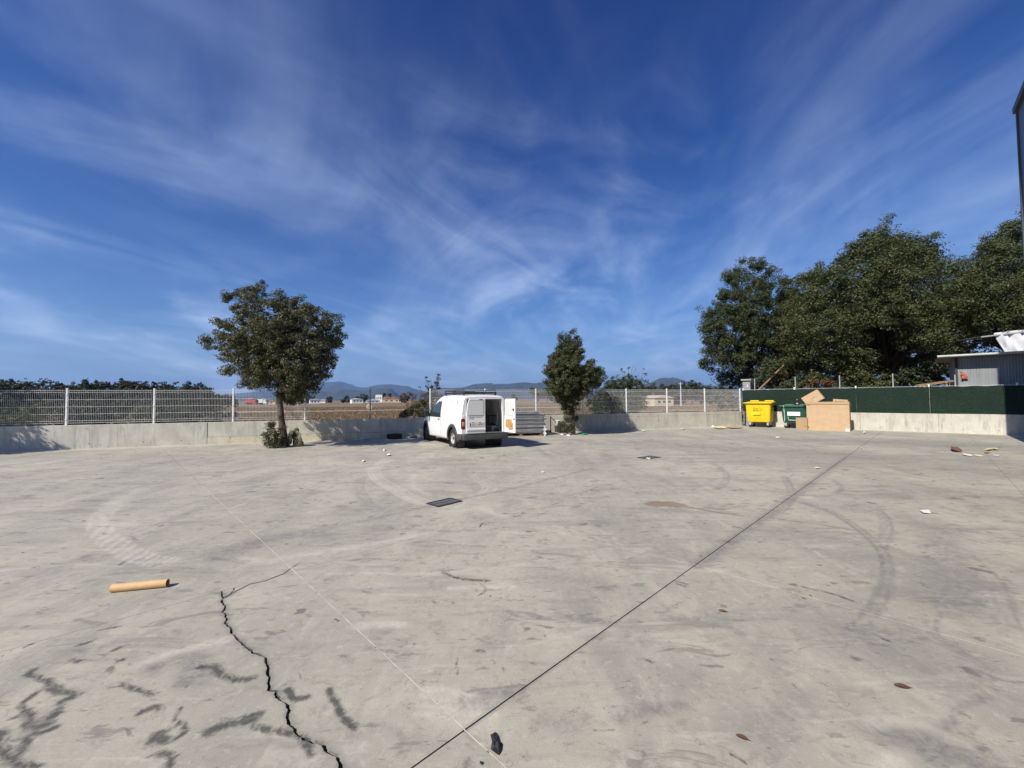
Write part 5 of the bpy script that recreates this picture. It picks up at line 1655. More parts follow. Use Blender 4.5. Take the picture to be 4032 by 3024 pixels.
# ------------------------------------------------------------------ bins and cartons in the corner
RW = math.atan2(eR.y, eR.x)
def wall_pt(along, off, z=0):
    q = CORNER + eR * along + nR * off
    return Vector((q.x, q.y, z))
def bin_(label, along, off, W, D, Hf, Hb, mb, ml, name='wheeled_bin'):
    # local x along the wall, local -y faces the yard
    t = thing(name, wall_pt(along, off), RW if sR > 0 else RW, label, 'bin')
    zb = .30
    def ring(z, w, d, r, y0):
        pts = []
        for cx, cy, a0 in ((w / 2 - r, d / 2 - r, 0), (-w / 2 + r, d / 2 - r, 90), (-w / 2 + r, -d / 2 + r, 180), (w / 2 - r, -d / 2 + r, 270)):
            for i in range(5):
                a = rad(a0 + 90 * i / 4)
                pts.append((cx + r * math.cos(a), y0 + cy + r * math.sin(a), z))
        return pts
    hs_ = [(zb, W * .83, D * .74, .07), (zb + .05, W * .86, D * .78, .09), (zb + .5 * (Hf - zb), W * .915, D * .87, .09), (Hf - .10, W * .95, D * .93, .09), (Hf - .055, W * .955, D * .94, .08)]
    vs, fs = [], []
    for h in hs_: vs += ring(*h, .0)
    n = 20
    for i in range(len(hs_) - 1):
        for j in range(n):
            fs.append((i * n + j, i * n + (j + 1) % n, (i + 1) * n + (j + 1) % n, (i + 1) * n + j))
    fs.append(tuple(range(n))[::-1]); fs.append(tuple((len(hs_) - 1) * n + j for j in range(n)))
    bd = MB().add(vs, fs).build('body', mb, t, smooth=True, sharp=40)
    MB().rbox((0, 0, Hf - .05), (W * .985, D * .98, .045), .014).build('rim', mb, bd)
    # lid: gently sloped, with a raised hinge rail at the back
    lid = MB()
    vs, fs = [], []
    nx, ny = 14, 10
    for j in range(ny + 1):
        v = j / ny
        for i in range(nx + 1):
            u = i / nx
            x = (u - .5) * (W + .07); y = -D / 2 - .05 + v * (D + .02)
            e = min(1, min(u, 1 - u) * 9) * min(1, v * 8 + .0)
            zz_ = Hf + .0 + (Hb - Hf - .06) * v ** .8 + .028 * e
            vs.append((x, y, zz_))
    nn = len(vs)
    vs += [(a, b, c - .03) for a, b, c in vs]
    for j in range(ny):
        for i in range(nx):
            q = j * (nx + 1) + i
            fs.append((q, q + 1, q + nx + 2, q + nx + 1)); fs.append((q + nn, q + nx + 1 + nn, q + nx + 2 + nn, q + 1 + nn))
    rim_ = [i for i in range(nx + 1)] + [j * (nx + 1) + nx for j in range(1, ny + 1)] + [ny * (nx + 1) + i for i in range(nx - 1, -1, -1)] + [j * (nx + 1) for j in range(ny - 1, 0, -1)]
    for a, b in zip(rim_, rim_[1:] + rim_[:1]): fs.append((a, b, b + nn, a + nn))
    lo = lid.add(vs, fs).build('lid', ml, t, smooth=True, sharp=40)
    MB().rbox((0, -D / 2 - .05, Hf + .006), (W + .08, .05, .05), .018).build('lid_lip', ml, lo)
    for x, w in ((-.28, .34), (.28, .34)):
        MB().rbox((x * W, D / 2 - .02, Hb - .01), (w * W, .06, .05), .015).build('hinge_rail', ml, lo)
    for s in (-1, 1):
        MB().lathe([(.001, 0), (.05, 0), (.05, .06), (.03, .07), (.001, .07)], 14, Matrix.Translation((s * W * .47, .0, Hf - .20)) @ Euler((0, 0, -s * math.pi / 2)).to_matrix().to_4x4()).build('trunnion', M_BLACK, bd)
        MB().rbox((s * W * .465, -.12, Hf - .22), (.05, .14, .16), .02).build('side_lug', mb, bd)
        MB().rbox((s * W * .44, D * .30, zb + .38), (.03, .10, .5), .012).build('side_rib', mb, bd)
        for y in (-1, 1):
            wl_ = MB().lathe([(.001, -.025), (.075, -.025), (.098, -.018), (.10, 0), (.098, .018), (.075, .025), (.001, .025)], 20, Matrix.Translation((s * W * .33, y * D * .28 + .03, .10)) @ Euler((0, 0, rad(70 if s > 0 else 20))).to_matrix().to_4x4()).build('wheel', M_RUBBER, t, smooth=True)
            MB().rbox((s * W * .33, y * D * .28 - .01, .21), (.09, .10, .19), .012).build('caster_fork', M_GALV, wl_)
    MB().tube([(W * .47, D * .38, .62), (W * .54, D * .46, .62), (W * .54, D * .46, .60)], .018, 8).build('handle', M_BLACK, bd)
    return t, bd
M_YEL = mat('yellow_plastic', (.66, .46, .006), .45, col2=(.80, .58, .01), vscale=5, bump=.05, bscale=30)
M_BGRN = mat('green_plastic', (.014, .068, .040), .42, var=.2, vscale=6)
M_BGRN2 = mat('green_lid', (.03, .12, .075), .45, var=.2, vscale=6)
M_INK = mat('brown_ink', (.20, .13, .01), .6)
by, bdy = bin_('yellow plastic wheeled bin standing in the wall corner', 1.08, .68, 1.28, .98, 1.33, 1.46, M_YEL, M_YEL)
D_ = .98
FM = Matrix.Translation((-.06, -.449, .985)) @ Euler((rad(90 - 3.6), 0, 0)).to_matrix().to_4x4()
text_mesh('pre', .155, .001, FM @ Matrix.Translation((-.06, .055, .002)), M_INK, 'logo', bdy)
text_mesh('zero', .155, .001, FM @ Matrix.Translation((-.03, -.045, .002)), M_INK, 'logo', bdy)
lm = MB()
lm.tube([FM @ Vector(q) for q in ((.07, .075, .002), (.235, .075, .002), (.235, -.065, .002), (.15, -.065, .002))], .009, 5)
lm.build('logo_bracket', M_INK, bdy)
MB().box((0, 0, 0), (.34, .012, .16), M=FM @ Matrix.Translation((0, -.22, .001)) @ Euler((rad(90), 0, 0)).to_matrix().to_4x4()).build('moulded_panel', M_YEL, bdy, bevel=.005)
bg_, bdg = bin_('dark green wheeled bin with white sticker standing behind the cartons', 2.72, .60, 1.24, .82, 1.17, 1.25, M_BGRN, M_BGRN2)
FM = Matrix.Translation((-.03, -.372, .77)) @ Euler((rad(90 - 3.0), 0, 0)).to_matrix().to_4x4()
st = MB().rbox((0, 0, 0), (.56, .20, .006), .002, M=FM @ Matrix.Translation((0, 0, .006))).build('sticker', mat('sticker_white', (.78, .78, .78), .5), bdg)
grey_ink = mat('grey_ink', (.35, .37, .38), .6)
text_mesh('pre', .085, .0006, FM @ Matrix.Translation((-.08, .035, .0105)), grey_ink, 'logo', st)
text_mesh('zero', .085, .0006, FM @ Matrix.Translation((-.06, -.035, .0105)), grey_ink, 'logo', st)
M_SPILL = mat('paint_spill', (.46, .60, .50), .5, var=.2)
m = MB()
m.tube([(-.44, -.50, 1.20), (-.45, -.475, 1.13), (-.45, -.405, 1.0), (-.435, -.395, .8), (-.43, -.38, .6), (-.44, -.365, .45), (-.47, -.34, .32)], [.03, .022, .02, .018, .018, .022, .012], 6)
m.build('paint_drip', M_SPILL, bdg)
m = MB()
m.tube([(-.28, -.386, .62), (-.27, -.377, .5), (-.26, -.374, .44), (.15, -.374, .43)], [.016, .012, .02, .014], 6)
m.build('paint_drip', M_SPILL, bdg)

M_CARD = mat('cardboard', (.50, .345, .205), .85, var=.09, vscale=4, bump=.10, bscale=18)
M_CARD2 = mat('cardboard_tan', (.40, .27, .155), .85, var=.07, vscale=3)
M_CARDPRINT = mat('carton_print', (.16, .10, .06), .8)
def carton(name, label, loc, rot, W, D, H, m, open_top=False, flap=.10):
    t = bpy.data.objects.new(name, None); COL.objects.link(t)
    t.location = loc; t.rotation_euler = rot
    tag(t, label, 'box', None)
    th = .008
    for nm, c, s_ in (('front_panel', (W / 2, th / 2, H / 2), (W, th, H)), ('back_panel', (W / 2, D - th / 2, H / 2), (W, th, H)),
                      ('side_panel', (th / 2, D / 2, H / 2), (th, D - 2 * th - .002, H)), ('side_panel', (W - th / 2, D / 2, H / 2), (th, D - 2 * th - .002, H)), ('bottom_panel', (W / 2, D / 2, th / 2 + .002), (W - 2 * th, D - 2 * th - .004, th))):
        MB().rbox(c, s_, .0025).build(nm, m, t)
    if not open_top:
        MB().rbox((W / 2, D / 4 - .001, H - th / 2 - .001), (W - 2 * th - .002, D / 2 - 2 * th, th), .002).build('flap', m, t)
        MB().rbox((W / 2, 3 * D / 4 + .001, H - th / 2 - .001), (W - 2 * th - .002, D / 2 - 2 * th, th), .002).build('flap', m, t)
    return t
# big flat carton
p0 = wall_pt(1.30 * BAY, 1.66)
bgx = carton('cardboard_box', 'large upright cardboard box in front of the green bin, other boxes poking out', p0, (0, 0, RW), 1.66, .58, 1.40, M_CARD, True)
BWb, BHb = 1.66, 1.40
MB().box((BWb / 2, -.012, BHb - .065), (BWb + .012, .012, .12), (rad(-7), 0, 0)).build('flap', M_CARD2, bgx, bevel=.002)
MB().box((BWb + .01, .30, BHb - .09), (.008, .56, .17), (0, rad(-6), 0)).build('flap', M_CARD2, bgx, bevel=.002)
MB().box((BWb / 2, .60, BHb - .05), (BWb, .008, .10), (rad(10), 0, 0)).build('flap', M_CARD2, bgx, bevel=.002)
MB().box((.09, -.0035, BHb - .17), (.10, .003, .025)).build('print', M_CARDPRINT, bgx)
MB().box((.065, -.0035, .14), (.04, .003, .08)).build('print', M_CARDPRINT, bgx)
MB().box((BWb - .09, -.0035, .07), (.15, .003, .13)).build('label', mat('paper_label', (.78, .78, .77), .6), bgx)
def local_to_world(t, v):
    return Matrix.Translation(t.location) @ Euler(t.rotation_euler).to_matrix().to_4x4() @ Vector(v)
def arc_print(t, c, R, a0, a1, w, y):
    m = MB()
    pts = [(c[0] + R * math.cos(rad(a0 + (a1 - a0) * i / 12)), y, c[1] + R * math.sin(rad(a0 + (a1 - a0) * i / 12))) for i in range(13)]
    for i in range(12):
        ww = w * (.4 + .6 * i / 12)
        a, b = pts[i], pts[i + 1]
        m.add([(a[0], y, a[2] - ww), (b[0], y, b[2] - ww), (b[0], y, b[2] + ww), (a[0], y, a[2] + ww), (a[0], y + .002, a[2] - ww), (b[0], y + .002, b[2] - ww), (b[0], y + .002, b[2] + ww), (a[0], y + .002, a[2] + ww)],
              [(0, 1, 2, 3), (7, 6, 5, 4), (0, 4, 5, 1), (2, 6, 7, 3)])
    m.build('arrow_print', M_CARDPRINT, t)
# tilted box inside it: rolled about the outward direction
tb = carton('cardboard_box', 'tilted cardboard box with curved arrow print sticking up out of the large box', local_to_world(bgx, (.06, .10, 1.15)), (0, 0, RW), .78, .40, .52, M_CARD)
tb.rotation_euler = (Matrix.Rotation(RW, 4, 'Z') @ Matrix.Rotation(rad(-33), 4, 'Y')).to_euler()
arc_print(tb, (.46, .02), .24, 60, 120, .012, -.004)
tb2 = carton('cardboard_box', 'small flat cardboard box with dark print standing in the large box', local_to_world(bgx, (1.02, .15, 1.16)), (0, 0, RW), .56, .30, .38, M_CARD)
tb2.rotation_euler = (Matrix.Rotation(RW, 4, 'Z') @ Matrix.Rotation(rad(5), 4, 'Y')).to_euler()
MB().box((.13, -.0035, .28), (.08, .003, .035)).build('print', M_CARDPRINT, tb2)
MB().box((.36, -.0035, .275), (.26, .003, .03)).build('print', M_CARDPRINT, tb2)
tb3 = carton('cardboard_box', 'small closed cardboard box on the ground left of the large box', wall_pt(1.12 * BAY, 1.62), (0, 0, RW + rad(-16)), .50, .46, .60, M_CARD2)
arc_print(tb3, (.42, .42), .24, 245, 290, .010, -.004)
# bottle on the green lid
bo = thing('bottle', wall_pt(2.72 + .12, .60 + .25, 1.215), 0, 'dark red bottle standing on the green bin lid', 'bottle')
MB().lathe([(.001, 0), (.036, 0), (.038, .02), (.038, .15), (.030, .20), (.014, .24), (.014, .29), (.001, .29)], 16, Euler((math.pi / 2, 0, 0)).to_matrix().to_4x4()).build('glass', mat('red_bottle', (.09, .012, .012), .15), bo, smooth=True)
MB().lathe([(.001, .285), (.017, .285), (.017, .32), (.001, .32)], 12, Euler((math.pi / 2, 0, 0)).to_matrix().to_4x4()).build('cap', mat('silver_cap', (.55, .55, .55), .4), bo, smooth=True)
MB().lathe([(.0385, .06), (.0388, .12)], 16, Euler((math.pi / 2, 0, 0)).to_matrix().to_4x4()).build('label', mat('bottle_label', (.6, .55, .5), .6), bo, smooth=True)
for o in (bo,):
    pass
# ------------------------------------------------------------------ things behind the short wall
nb_ = -nR
pb = on_line(2943, CORNER + nb_ * 1.2, eR)
pil = thing('block_pillar', (pb.x, pb.y, fz), RW, 'grey concrete block pillar with flat cap stone behind the wall corner', 'pillar')
for i in range(13):
    MB().rbox((0, 0, .115 + i * .22), (.42, .42, .212), .008).build('block', M_BLOCK, pil)
MB().rbox((0, 0, 2.98), (.56, .56, .10), .012).build('cap_stone', M_BLOCK, pil)
MB().rbox((.06, -.213, 2.62), (.05, .012, .14), .003).build('number_tile', mat('tile_white', (.7, .7, .68), .5), pil)
for x, y, lb in ((2972, 1493, 'grey steel tube post standing right beside the block pillar'), (3132, 1486, 'grey steel tube post rising behind the green bin'), (3307, 1481, 'grey steel tube post rising behind the large cardboard box'),
                 (3517, 1474, 'grey steel tube post alone under the massive oak'), (3762, 1478, 'grey steel tube post in front of the shed corner')):
    q = on_line(x, CORNER + nb_ * 1.0, eR)
    top = at(x, y, q.y).z
    t = thing('steel_post', (q.x, q.y, fz), RW, lb, 'post', 'old fence posts behind the green screen')
    MB().tube([(0, 0, 0), (0, 0, top - fz)], .026, 10).build('tube', M_GALV, t, smooth=True)
    MB().lathe([(.001, 0), (.030, 0), (.030, .03), (.001, .035)], 10, Matrix.Translation((0, 0, top - fz)) @ Euler((math.pi / 2, 0, 0)).to_matrix().to_4x4()).build('cap', M_GALV, t)
# grey shed
OFF = 1.75
sh0 = on_line(3768, CORNER + nb_ * OFF, eR)
shd = thing('metal_shed', (sh0.x, sh0.y, fz), RW, 'grey corrugated metal shed with projecting flat roof behind the screen', 'shed')
M_SHED = mat('weathered_zinc', (.27, .285, .295), .6, .1, var=.22, vscale=2.2, stretch=(1, 1, .25))
zr = at(3768, 1404, sh0.y).z - fz
ysgn = 1 if Vector((-eR.y, eR.x, 0)).dot(nb_) > 0 else -1
SL, SD = 7.0, 4.0
pw = .9
for i in range(8):                         # corrugated sheets, each its own piece
    vs, fs = [], []
    nseg = 36
    for j in range(nseg + 1):
        x = i * pw + j * pw / nseg
        y = .012 * math.sin(2 * math.pi * x / .09) + (i % 2) * .004
        vs += [(x, y - .0, 0), (x, y, zr - .06)]
    for j in range(nseg): fs.append((2 * j, 2 * j + 1, 2 * j + 3, 2 * j + 2))
    o = MB().add(vs, fs).build('corrugated_sheet', M_SHED, shd, smooth=True, sharp=180)
vs, fs = [], []
for j in range(121):
    y = ysgn * j * SD / 120
    x = -.0 + .012 * math.sin(2 * math.pi * y / .09)
    vs += [(x, y, 0), (x, y, zr - .06)]
for j in range(120): fs.append((2 * j, 2 * j + 1, 2 * j + 3, 2 * j + 2))
MB().add(vs, fs).build('end_sheet', M_SHED, shd, smooth=True, sharp=180)
MB().rbox((0, -ysgn * .03, zr / 2 - .03), (.09, .06, zr - .06), .01).build('corner_post', mat('dark_post', (.03, .03, .032), .6), shd)
MB().rbox((SL / 2 - .28, ysgn * (SD / 2 - .25), zr), (SL + .56, SD + .7, .05), .012).build('roof', mat('roof_sheet', (.30, .30, .29), .6, var=.2, vscale=2), shd)
MB().tube([(-.62, -ysgn * .62, zr + .0), (SL, -ysgn * .62, zr + .0)], .06, 10).build('gutter', mat('gutter_grey', (.36, .38, .36), .5, var=.15), shd, smooth=True)
og = thing('orange_sheet', (sh0.x - eR.x * .0 + nR.x * .10 + eR.x * .12, sh0.y + nR.y * .10 + eR.y * .12, at(3775, 1492, sh0.y).z), RW, 'crumpled orange red plastic sheet caught on the shed corner', 'plastic sheet')
vs, fs = [], []
rg_ = random.Random(2)
for j in range(6):
    for i in range(5):
        vs.append((.02 + i * .055 * (1 - .12 * j) + .02 * math.sin(j), -ysgn * (.02 + rg_.uniform(0, .05)), j * .062 + .015 * math.sin(i * 2)))
for j in range(5):
    for i in range(4):
        q = j * 5 + i
        fs.append((q, q + 1, q + 6, q + 5))
MB().add(vs, fs).build('sheet', mat('orange_plastic', (.40, .085, .045), .6, var=.2), og, smooth=True)
MB().tube([(.02, -ysgn * .02, -.02), (.02, -ysgn * .02, .34)], .006, 5).build('tie', M_BLACK, og)
# second roof and white tarpaulin further back
d2 = 24.0
q0 = at(3850, 1328, d2)
rf = thing('canopy', (q0.x, d2, fz), math.atan2(-.25, 1), 'lean-to roof on posts rising behind the grey shed', 'canopy')
zq = q0.z - fz
MB().box((3.0, .9, zq + .32), (6.3, 2.6, .05), (0, rad(-6.2), 0)).build('roof_sheet', mat('dark_roof', (.10, .09, .085), .7, var=.3), rf, bevel=.006)
MB().box((3.0, -.42, zq + .30), (6.3, .06, .07), (0, rad(-6.2), 0)).build('fascia', mat('pale_fascia', (.36, .35, .33), .6), rf, bevel=.006)
for x in (1.75, 5.6):
    MB().rbox((x, .2, zq / 2 + .1), (.1, .1, zq + .2), .01).build('post', M_WOOD, rf)
q1 = at(3958, 1388, d2 - .6)
tp_ = thing('tarpaulin', (q1.x, q1.y, q1.z), math.atan2(-.25, 1), 'white crumpled tarpaulin hung under the lean-to roof', 'tarpaulin')
vs, fs = [], []
top_h = 1.15
for j in range(13):
    v = j / 12
    for i in range(29):
        x = -.45 * v + i * .12 + (.03 * math.sin(i * .9 + v * 5))
        vs.append((x, .10 * math.sin(i * 1.1 + v * 3) * (1 - .3 * v) + .04 * math.sin(i * 2.7), v * (top_h + .012 * i)))
for j in range(12):
    for i in range(28):
        q = j * 29 + i
        fs.append((q, q + 1, q + 30, q + 29))
MB().add(vs, fs).build('sheet', mat('white_tarp', (.72, .73, .75), .5, var=.08), tp_, smooth=True)
MB().tube([(-.5, 0, top_h), (3, 0, top_h + .33)], .012, 6).build('rope', M_BLACK, tp_)
# planks stacked on trestles, only the top shows over the screen
k0 = on_line(3612, CORNER + nb_ * 1.6, eR); k1 = on_line(3752, CORNER + nb_ * 1.6, eR)
Lk = (k1 - k0).length
zk0, zk1 = at(3612, 1511, k0.y).z, at(3750, 1492, k1.y).z
sk = math.atan2(zk1 - zk0, Lk)
rg_ = random.Random(6)
tr_ = thing('trestle', (k0.x, k0.y, fz), RW, 'timber trestle carrying sloping planks behind the green screen', 'trestle')
for x, zt in ((.25, zk0), (Lk - .2, zk1)):
    hgt = zt - fz - .16 + math.tan(sk) * (0 if x < 1 else -.2) + (0 if x > 1 else .25 * math.tan(sk))
    for y in (.0, .75): MB().rbox((x, ysgn * y, hgt / 2), (.08, .08, hgt), .008).build('leg', M_WOOD, tr_)
    MB().rbox((x, ysgn * .375, hgt - .04), (.07, .9, .08), .008).build('bearer', M_WOOD, tr_)
for i in range(8):
    lay, col = divmod(i, 4)
    y = ysgn * (.06 + col * .21)
    o = thing('plank', k0 + Vector((0, 0, zk0 - .145 + lay * .055)) + Vector((-eR.y, eR.x, 0)) * y, RW, 'weathered brown plank lying on the trestle behind the screen', 'plank', 'planks on the trestle')
    L = Lk * rg_.uniform(.93, 1.04)
    MB().rbox((L / 2 + rg_.uniform(-.1, .1), 0, .022), (L, .19, .045), .006, (0, 0, rg_.uniform(-.01, .01))).build('board', M_WOOD, o)
    o.rotation_euler = (Matrix.Rotation(RW, 4, 'Z') @ Matrix.Rotation(-sk, 4, 'Y')).to_euler()

# ------------------------------------------------------------------ drains
M_BARS = mat('worn_iron', (.13, .13, .13), .5, .3, var=.3, vscale=20)
def drain(cn, rz, label, L=.62, W=.36):
    t = thing('drain_grate', (cn.x, cn.y, 0), rz, label, 'drain')
    MB().box((0, 0, .0025), (L, W, .004)).build('painted_pit_shade', mat('pit_shade_black', (.012, .012, .012), .9), t)  # flat black sheet, its colour stands for the shade below the bars
    fm = MB()
    for y in (-W / 2 + .015, W / 2 - .015): fm.box((0, y, .008), (L, .03, .013))
    for x in (-L / 2 + .015, L / 2 - .015): fm.box((x, 0, .008), (.03, W - .061, .0125))
    fm.build('frame', M_DARKMETAL, t)
    nb2 = 11
    for r in (-1, 1):
        for i in range(nb2):
            x = -L / 2 + .055 + i * (L - .11) / (nb2 - 1)
            MB().rbox((x, r * (W - .09) / 4, .009), (.030, (W - .10) / 2, .010), .003).build('bar', M_BARS, t)
    MB().box((0, 0, .0095), (L - .06, .028, .010)).build('centre_rib', M_DARKMETAL, t)
da = ground(1677, 1984); db = ground(1725, 1998); dc_ = ground(1822, 1975); dd_ = ground(1775, 1962)
cn = (da + db + dc_ + dd_) / 4
drain(cn, math.atan2((dc_ - db).y, (dc_ - db).x), 'rectangular cast iron drain grate set in the open concrete', (dc_ - db).length, (da - db).length)
c2n = ground(2556, 1802)
drain(c2n, math.atan2((dc_ - db).y, (dc_ - db).x) - .2, 'cast iron drain grate with a scrap of paper caught on it', .60, .34)

# ------------------------------------------------------------------ cardboard tube
ta, tb_ = ground(434, 2336), ground(655, 2314)
ax_ = (tb_ - ta).normalized()
R_ = .034
Lt = (tb_ - ta).length
tt = thing('cardboard_tube', ta + Vector((0, 0, 0)), math.atan2(ax_.y, ax_.x), 'hollow tan cardboard tube lying on the open concrete', 'tube')
Mx = Matrix.Translation((0, .02, R_ + .0005)) @ Euler((0, 0, -math.pi / 2)).to_matrix().to_4x4()
MB().lathe([(R_, 0), (R_, Lt), (R_ - .005, Lt), (R_ - .005, 0)], 36, Mx, closed=True).build('tube', mat('kraft_paper', (.60, .40, .20), .7, var=.08, vscale=14, bump=.05, bscale=90), tt, smooth=True, sharp=50)

# ------------------------------------------------------------------ tyre by the wall
ty = ground(1553, 1727)
ty = CORNER + eL * ((ty - CORNER).dot(eL)) + nL * .42
to_ = thing('old_tyre', (ty.x, ty.y, 0), 0, 'old black tyre lying flat at the foot of the long wall', 'tyre')
Mx = Matrix.Translation((0, 0, .10)) @ Euler((math.pi / 2, 0, 0)).to_matrix().to_4x4()
MB().lathe([(.185, -.085), (.20, -.10), (.25, -.105), (.285, -.095), (.305, -.07), (.31, 0), (.305, .07), (.285, .095), (.25, .105), (.20, .10), (.185, .085), (.20, .06), (.27, .04), (.28, 0), (.27, -.04), (.20, -.06)], 40, Mx, closed=True).build('carcass', M_RUBBER, to_, smooth=True, sharp=50)
tm = MB()
for i in range(44):
    a = 2 * math.pi * i / 44
    for zc in (.05, .10, .15):
        tm.box((.311 * math.cos(a + zc), .311 * math.sin(a + zc), zc), (.008, .03, .035), (0, 0, a + zc))
tm.build('tread', M_RUBBER, to_)

# ------------------------------------------------------------------ rubbish
def crumple(name, label, cat, loc, size, m, seed, group=None, flat=.5):
    rg_ = random.Random(seed)
    bm = bmesh.new()
    bmesh.ops.create_icosphere(bm, subdivisions=3, radius=1)
    ph = [Vector((rg_.uniform(-4, 4), rg_.uniform(-4, 4), rg_.uniform(-4, 4))) for _ in range(6)]
    for v in bm.verts:
        s = sum(abs(math.sin(v.co.dot(p_))) for p_ in ph) / 6
        v.co = v.co * (.55 + .75 * s)
    zmin = min(v.co.z for v in bm.verts)
    for v in bm.verts:
        z = max(v.co.z, -.45)
        v.co = Vector((v.co.x * size[0], v.co.y * size[1], (z + .45) * size[2] * flat))
    me = bpy.data.meshes.new(name); bm.to_mesh(me); bm.free()
    o = link(name, me, m)
    o.location = (loc.x, loc.y, .003)
    o.rotation_euler = (0, 0, rg_.uniform(0, 6))
    return tag(o, label, cat, group)
M_BAGW = mat('bag_white', (.52, .53, .55), .35, var=.1)
M_PAPER = mat('paper_white', (.72, .71, .68), .7, var=.08)
M_PAPY = mat('paper_yellow', (.70, .62, .34), .7, var=.1)
def on_foot(x, y, off, e=eL, n=nL):
    g = ground(x, y)
    return CORNER + e * ((g - CORNER).dot(e)) + n * off
crumple('plastic_bag', 'grey white plastic bag slumped on the ground left of the tyre', 'bag', on_foot(1424, 1733, .40), (.16, .13, .17), M_BAGW, 1)
crumple('plastic_bag', 'smaller pale plastic bag tucked against the wall left of the tyre', 'bag', on_foot(1445, 1728, .20), (.10, .10, .12), M_BAGW, 2)
crumple('plastic_bag', 'dull plastic bag in the shade between tyre and van', 'bag', on_foot(1606, 1722, .30), (.10, .08, .09), M_BAGW, 3)
crumple('debris_pile', 'dark heap of leaves and dirt at the wall beside the van nose', 'debris', on_foot(1630, 1721, .22), (.34, .11, .09), M_SUB, 4)
crumple('plastic_bag', 'crumpled white plastic bag under the conical tree', 'bag', ground(2238, 1716), (.22, .08, .08), M_PAPER, 5)
crumple('plastic_bag', 'small white plastic scrap under the conical tree', 'bag', ground(2214, 1712), (.12, .07, .06), M_PAPER, 6)
crumple('plastic_bag', 'turquoise green plastic bag in the shadow by the conical tree', 'bag', ground(2302, 1712), (.18, .10, .09), mat('bag_green', (.03, .26, .17), .4), 7)
cr = thing('planter_crate', ground(2222, 1706) + Vector((0, .35, 0)), math.atan2(eL.y, eL.x) + math.pi, 'black plastic crate half hidden under the conical tree', 'crate')
for nm, c, s_ in (('side', (0, -.16, .16), (.52, .02, .30)), ('side', (0, .16, .16), (.52, .02, .30)), ('end', (-.25, 0, .16), (.02, .296, .30)), ('end', (.25, 0, .16), (.02, .296, .30)), ('base', (0, 0, .012), (.47, .29, .02))):
    MB().rbox(c, s_, .005).build(nm, M_BLACK, cr)
MB().rbox((0, -.175, .30), (.56, .03, .03), .008).build('rim', M_BLACK, cr)
bk = thing('paint_bucket', ground(2199, 1706) + Vector((.02, .55, 0)), 0, 'white bucket sitting on a dark drum left of the conical tree', 'bucket')
MB().lathe([(.001, 0), (.13, 0), (.15, .30), (.15, .34), (.001, .34)], 20, Euler((math.pi / 2, 0, 0)).to_matrix().to_4x4() @ Matrix.Diagonal((1, 1, -1, 1))).build('drum', mat('drum_brown', (.06, .045, .045), .6), bk, smooth=True)
MB().lathe([(.10, .345), (.12, .57), (.128, .58), (.12, .59), (.11, .58), (.09, .36), (.001, .36)], 20, Euler((math.pi / 2, 0, 0)).to_matrix().to_4x4()).build('bucket', M_PAPER, bk, smooth=True)

def scrap(name, label, cat, outline_px, m, lift, seed, group=None):
    """thin bent sheet lying on the ground, outline read at its place"""
    rg_ = random.Random(seed)
    P = [ground(x, y) for x, y in outline_px]
    c = sum(P, Vector()) / len(P)
    vs = [(0, 0, lift)] + [(p_.x - c.x, p_.y - c.y, max(.004, lift * rg_.uniform(0, 1.1))) for p_ in P]
    n = len(P)
    mid = [((p_.x - c.x) * .5, (p_.y - c.y) * .5, lift * rg_.uniform(.5, 1.3)) for p_ in P]
    vs += mid
    fs = []
    for i in range(n):
        j = (i + 1) % n
        fs += [(0, 1 + n + i, 1 + n + j), (1 + n + i, 1 + i, 1 + j, 1 + n + j)]
    o = MB().add(vs, fs).build(name, m)
    md = o.modifiers.new('t', 'SOLIDIFY'); md.thickness = .002; md.offset = 1
    o.location = (c.x, c.y, .002)
    return tag(o, label, cat, group)
def ell(cx, cy, a, b, n=9, rot=0.0, seed=0):
    rg_ = random.Random(seed + int(cx))
    return [(cx + (a * math.cos(t) * math.cos(rot) - b * math.sin(t) * math.sin(rot)) * s_, cy + (a * math.cos(t) * math.sin(rot) + b * math.sin(t) * math.cos(rot)) * s_) for t, s_ in ((2 * math.pi * i / n, rg_.uniform(.75, 1.15)) for i in range(n))]
z8 = lambda x, y: (3650 + x / 5.79, 1720 + y / 5.79)
scrap('paper_scrap', 'torn white paper strip beside a brown wrapper on the concrete', 'paper', [z8(*q) for q in ((808, 395), (850, 400), (940, 420), (1040, 420), (1052, 440), (1000, 455), (920, 445), (815, 425))], M_PAPER, .03, 1)
scrap('paper_scrap', 'thin cream paper strip touching the torn white one', 'paper', [z8(*q) for q in ((1060, 420), (1180, 418), (1300, 440), (1240, 452), (1080, 442))], M_PAPY, .02, 2)
scrap('paper_scrap', 'short white paper strip near the yellow spoon shaped scrap', 'paper', [z8(*q) for q in ((1475, 410), (1560, 418), (1655, 430), (1640, 445), (1520, 440))], M_PAPER, .02, 3)
scrap('foam_scrap', 'yellow spoon shaped foam scrap on the concrete by the papers', 'foam', [z8(*q) for q in ((1280, 318), (1430, 312), (1540, 280), (1600, 268), (1640, 290), (1610, 312), (1520, 312), (1430, 326))], M_PAPY, .06, 4)
scrap('cardboard_scrap', 'pale brown cardboard scrap under the yellow foam piece', 'cardboard', [z8(*q) for q in ((1290, 360), (1400, 348), (1440, 365), (1400, 385), (1330, 380))], M_CARD2, .03, 5)
scrap('cardboard_scrap', 'folded brown wrapper lying left of the white paper strips', 'cardboard', [z8(*q) for q in ((530, 290), (600, 285), (700, 300), (790, 310), (800, 355), (600, 352), (560, 330))], mat('brown_wrapper', (.19, .085, .05), .7, var=.2), .10, 6)
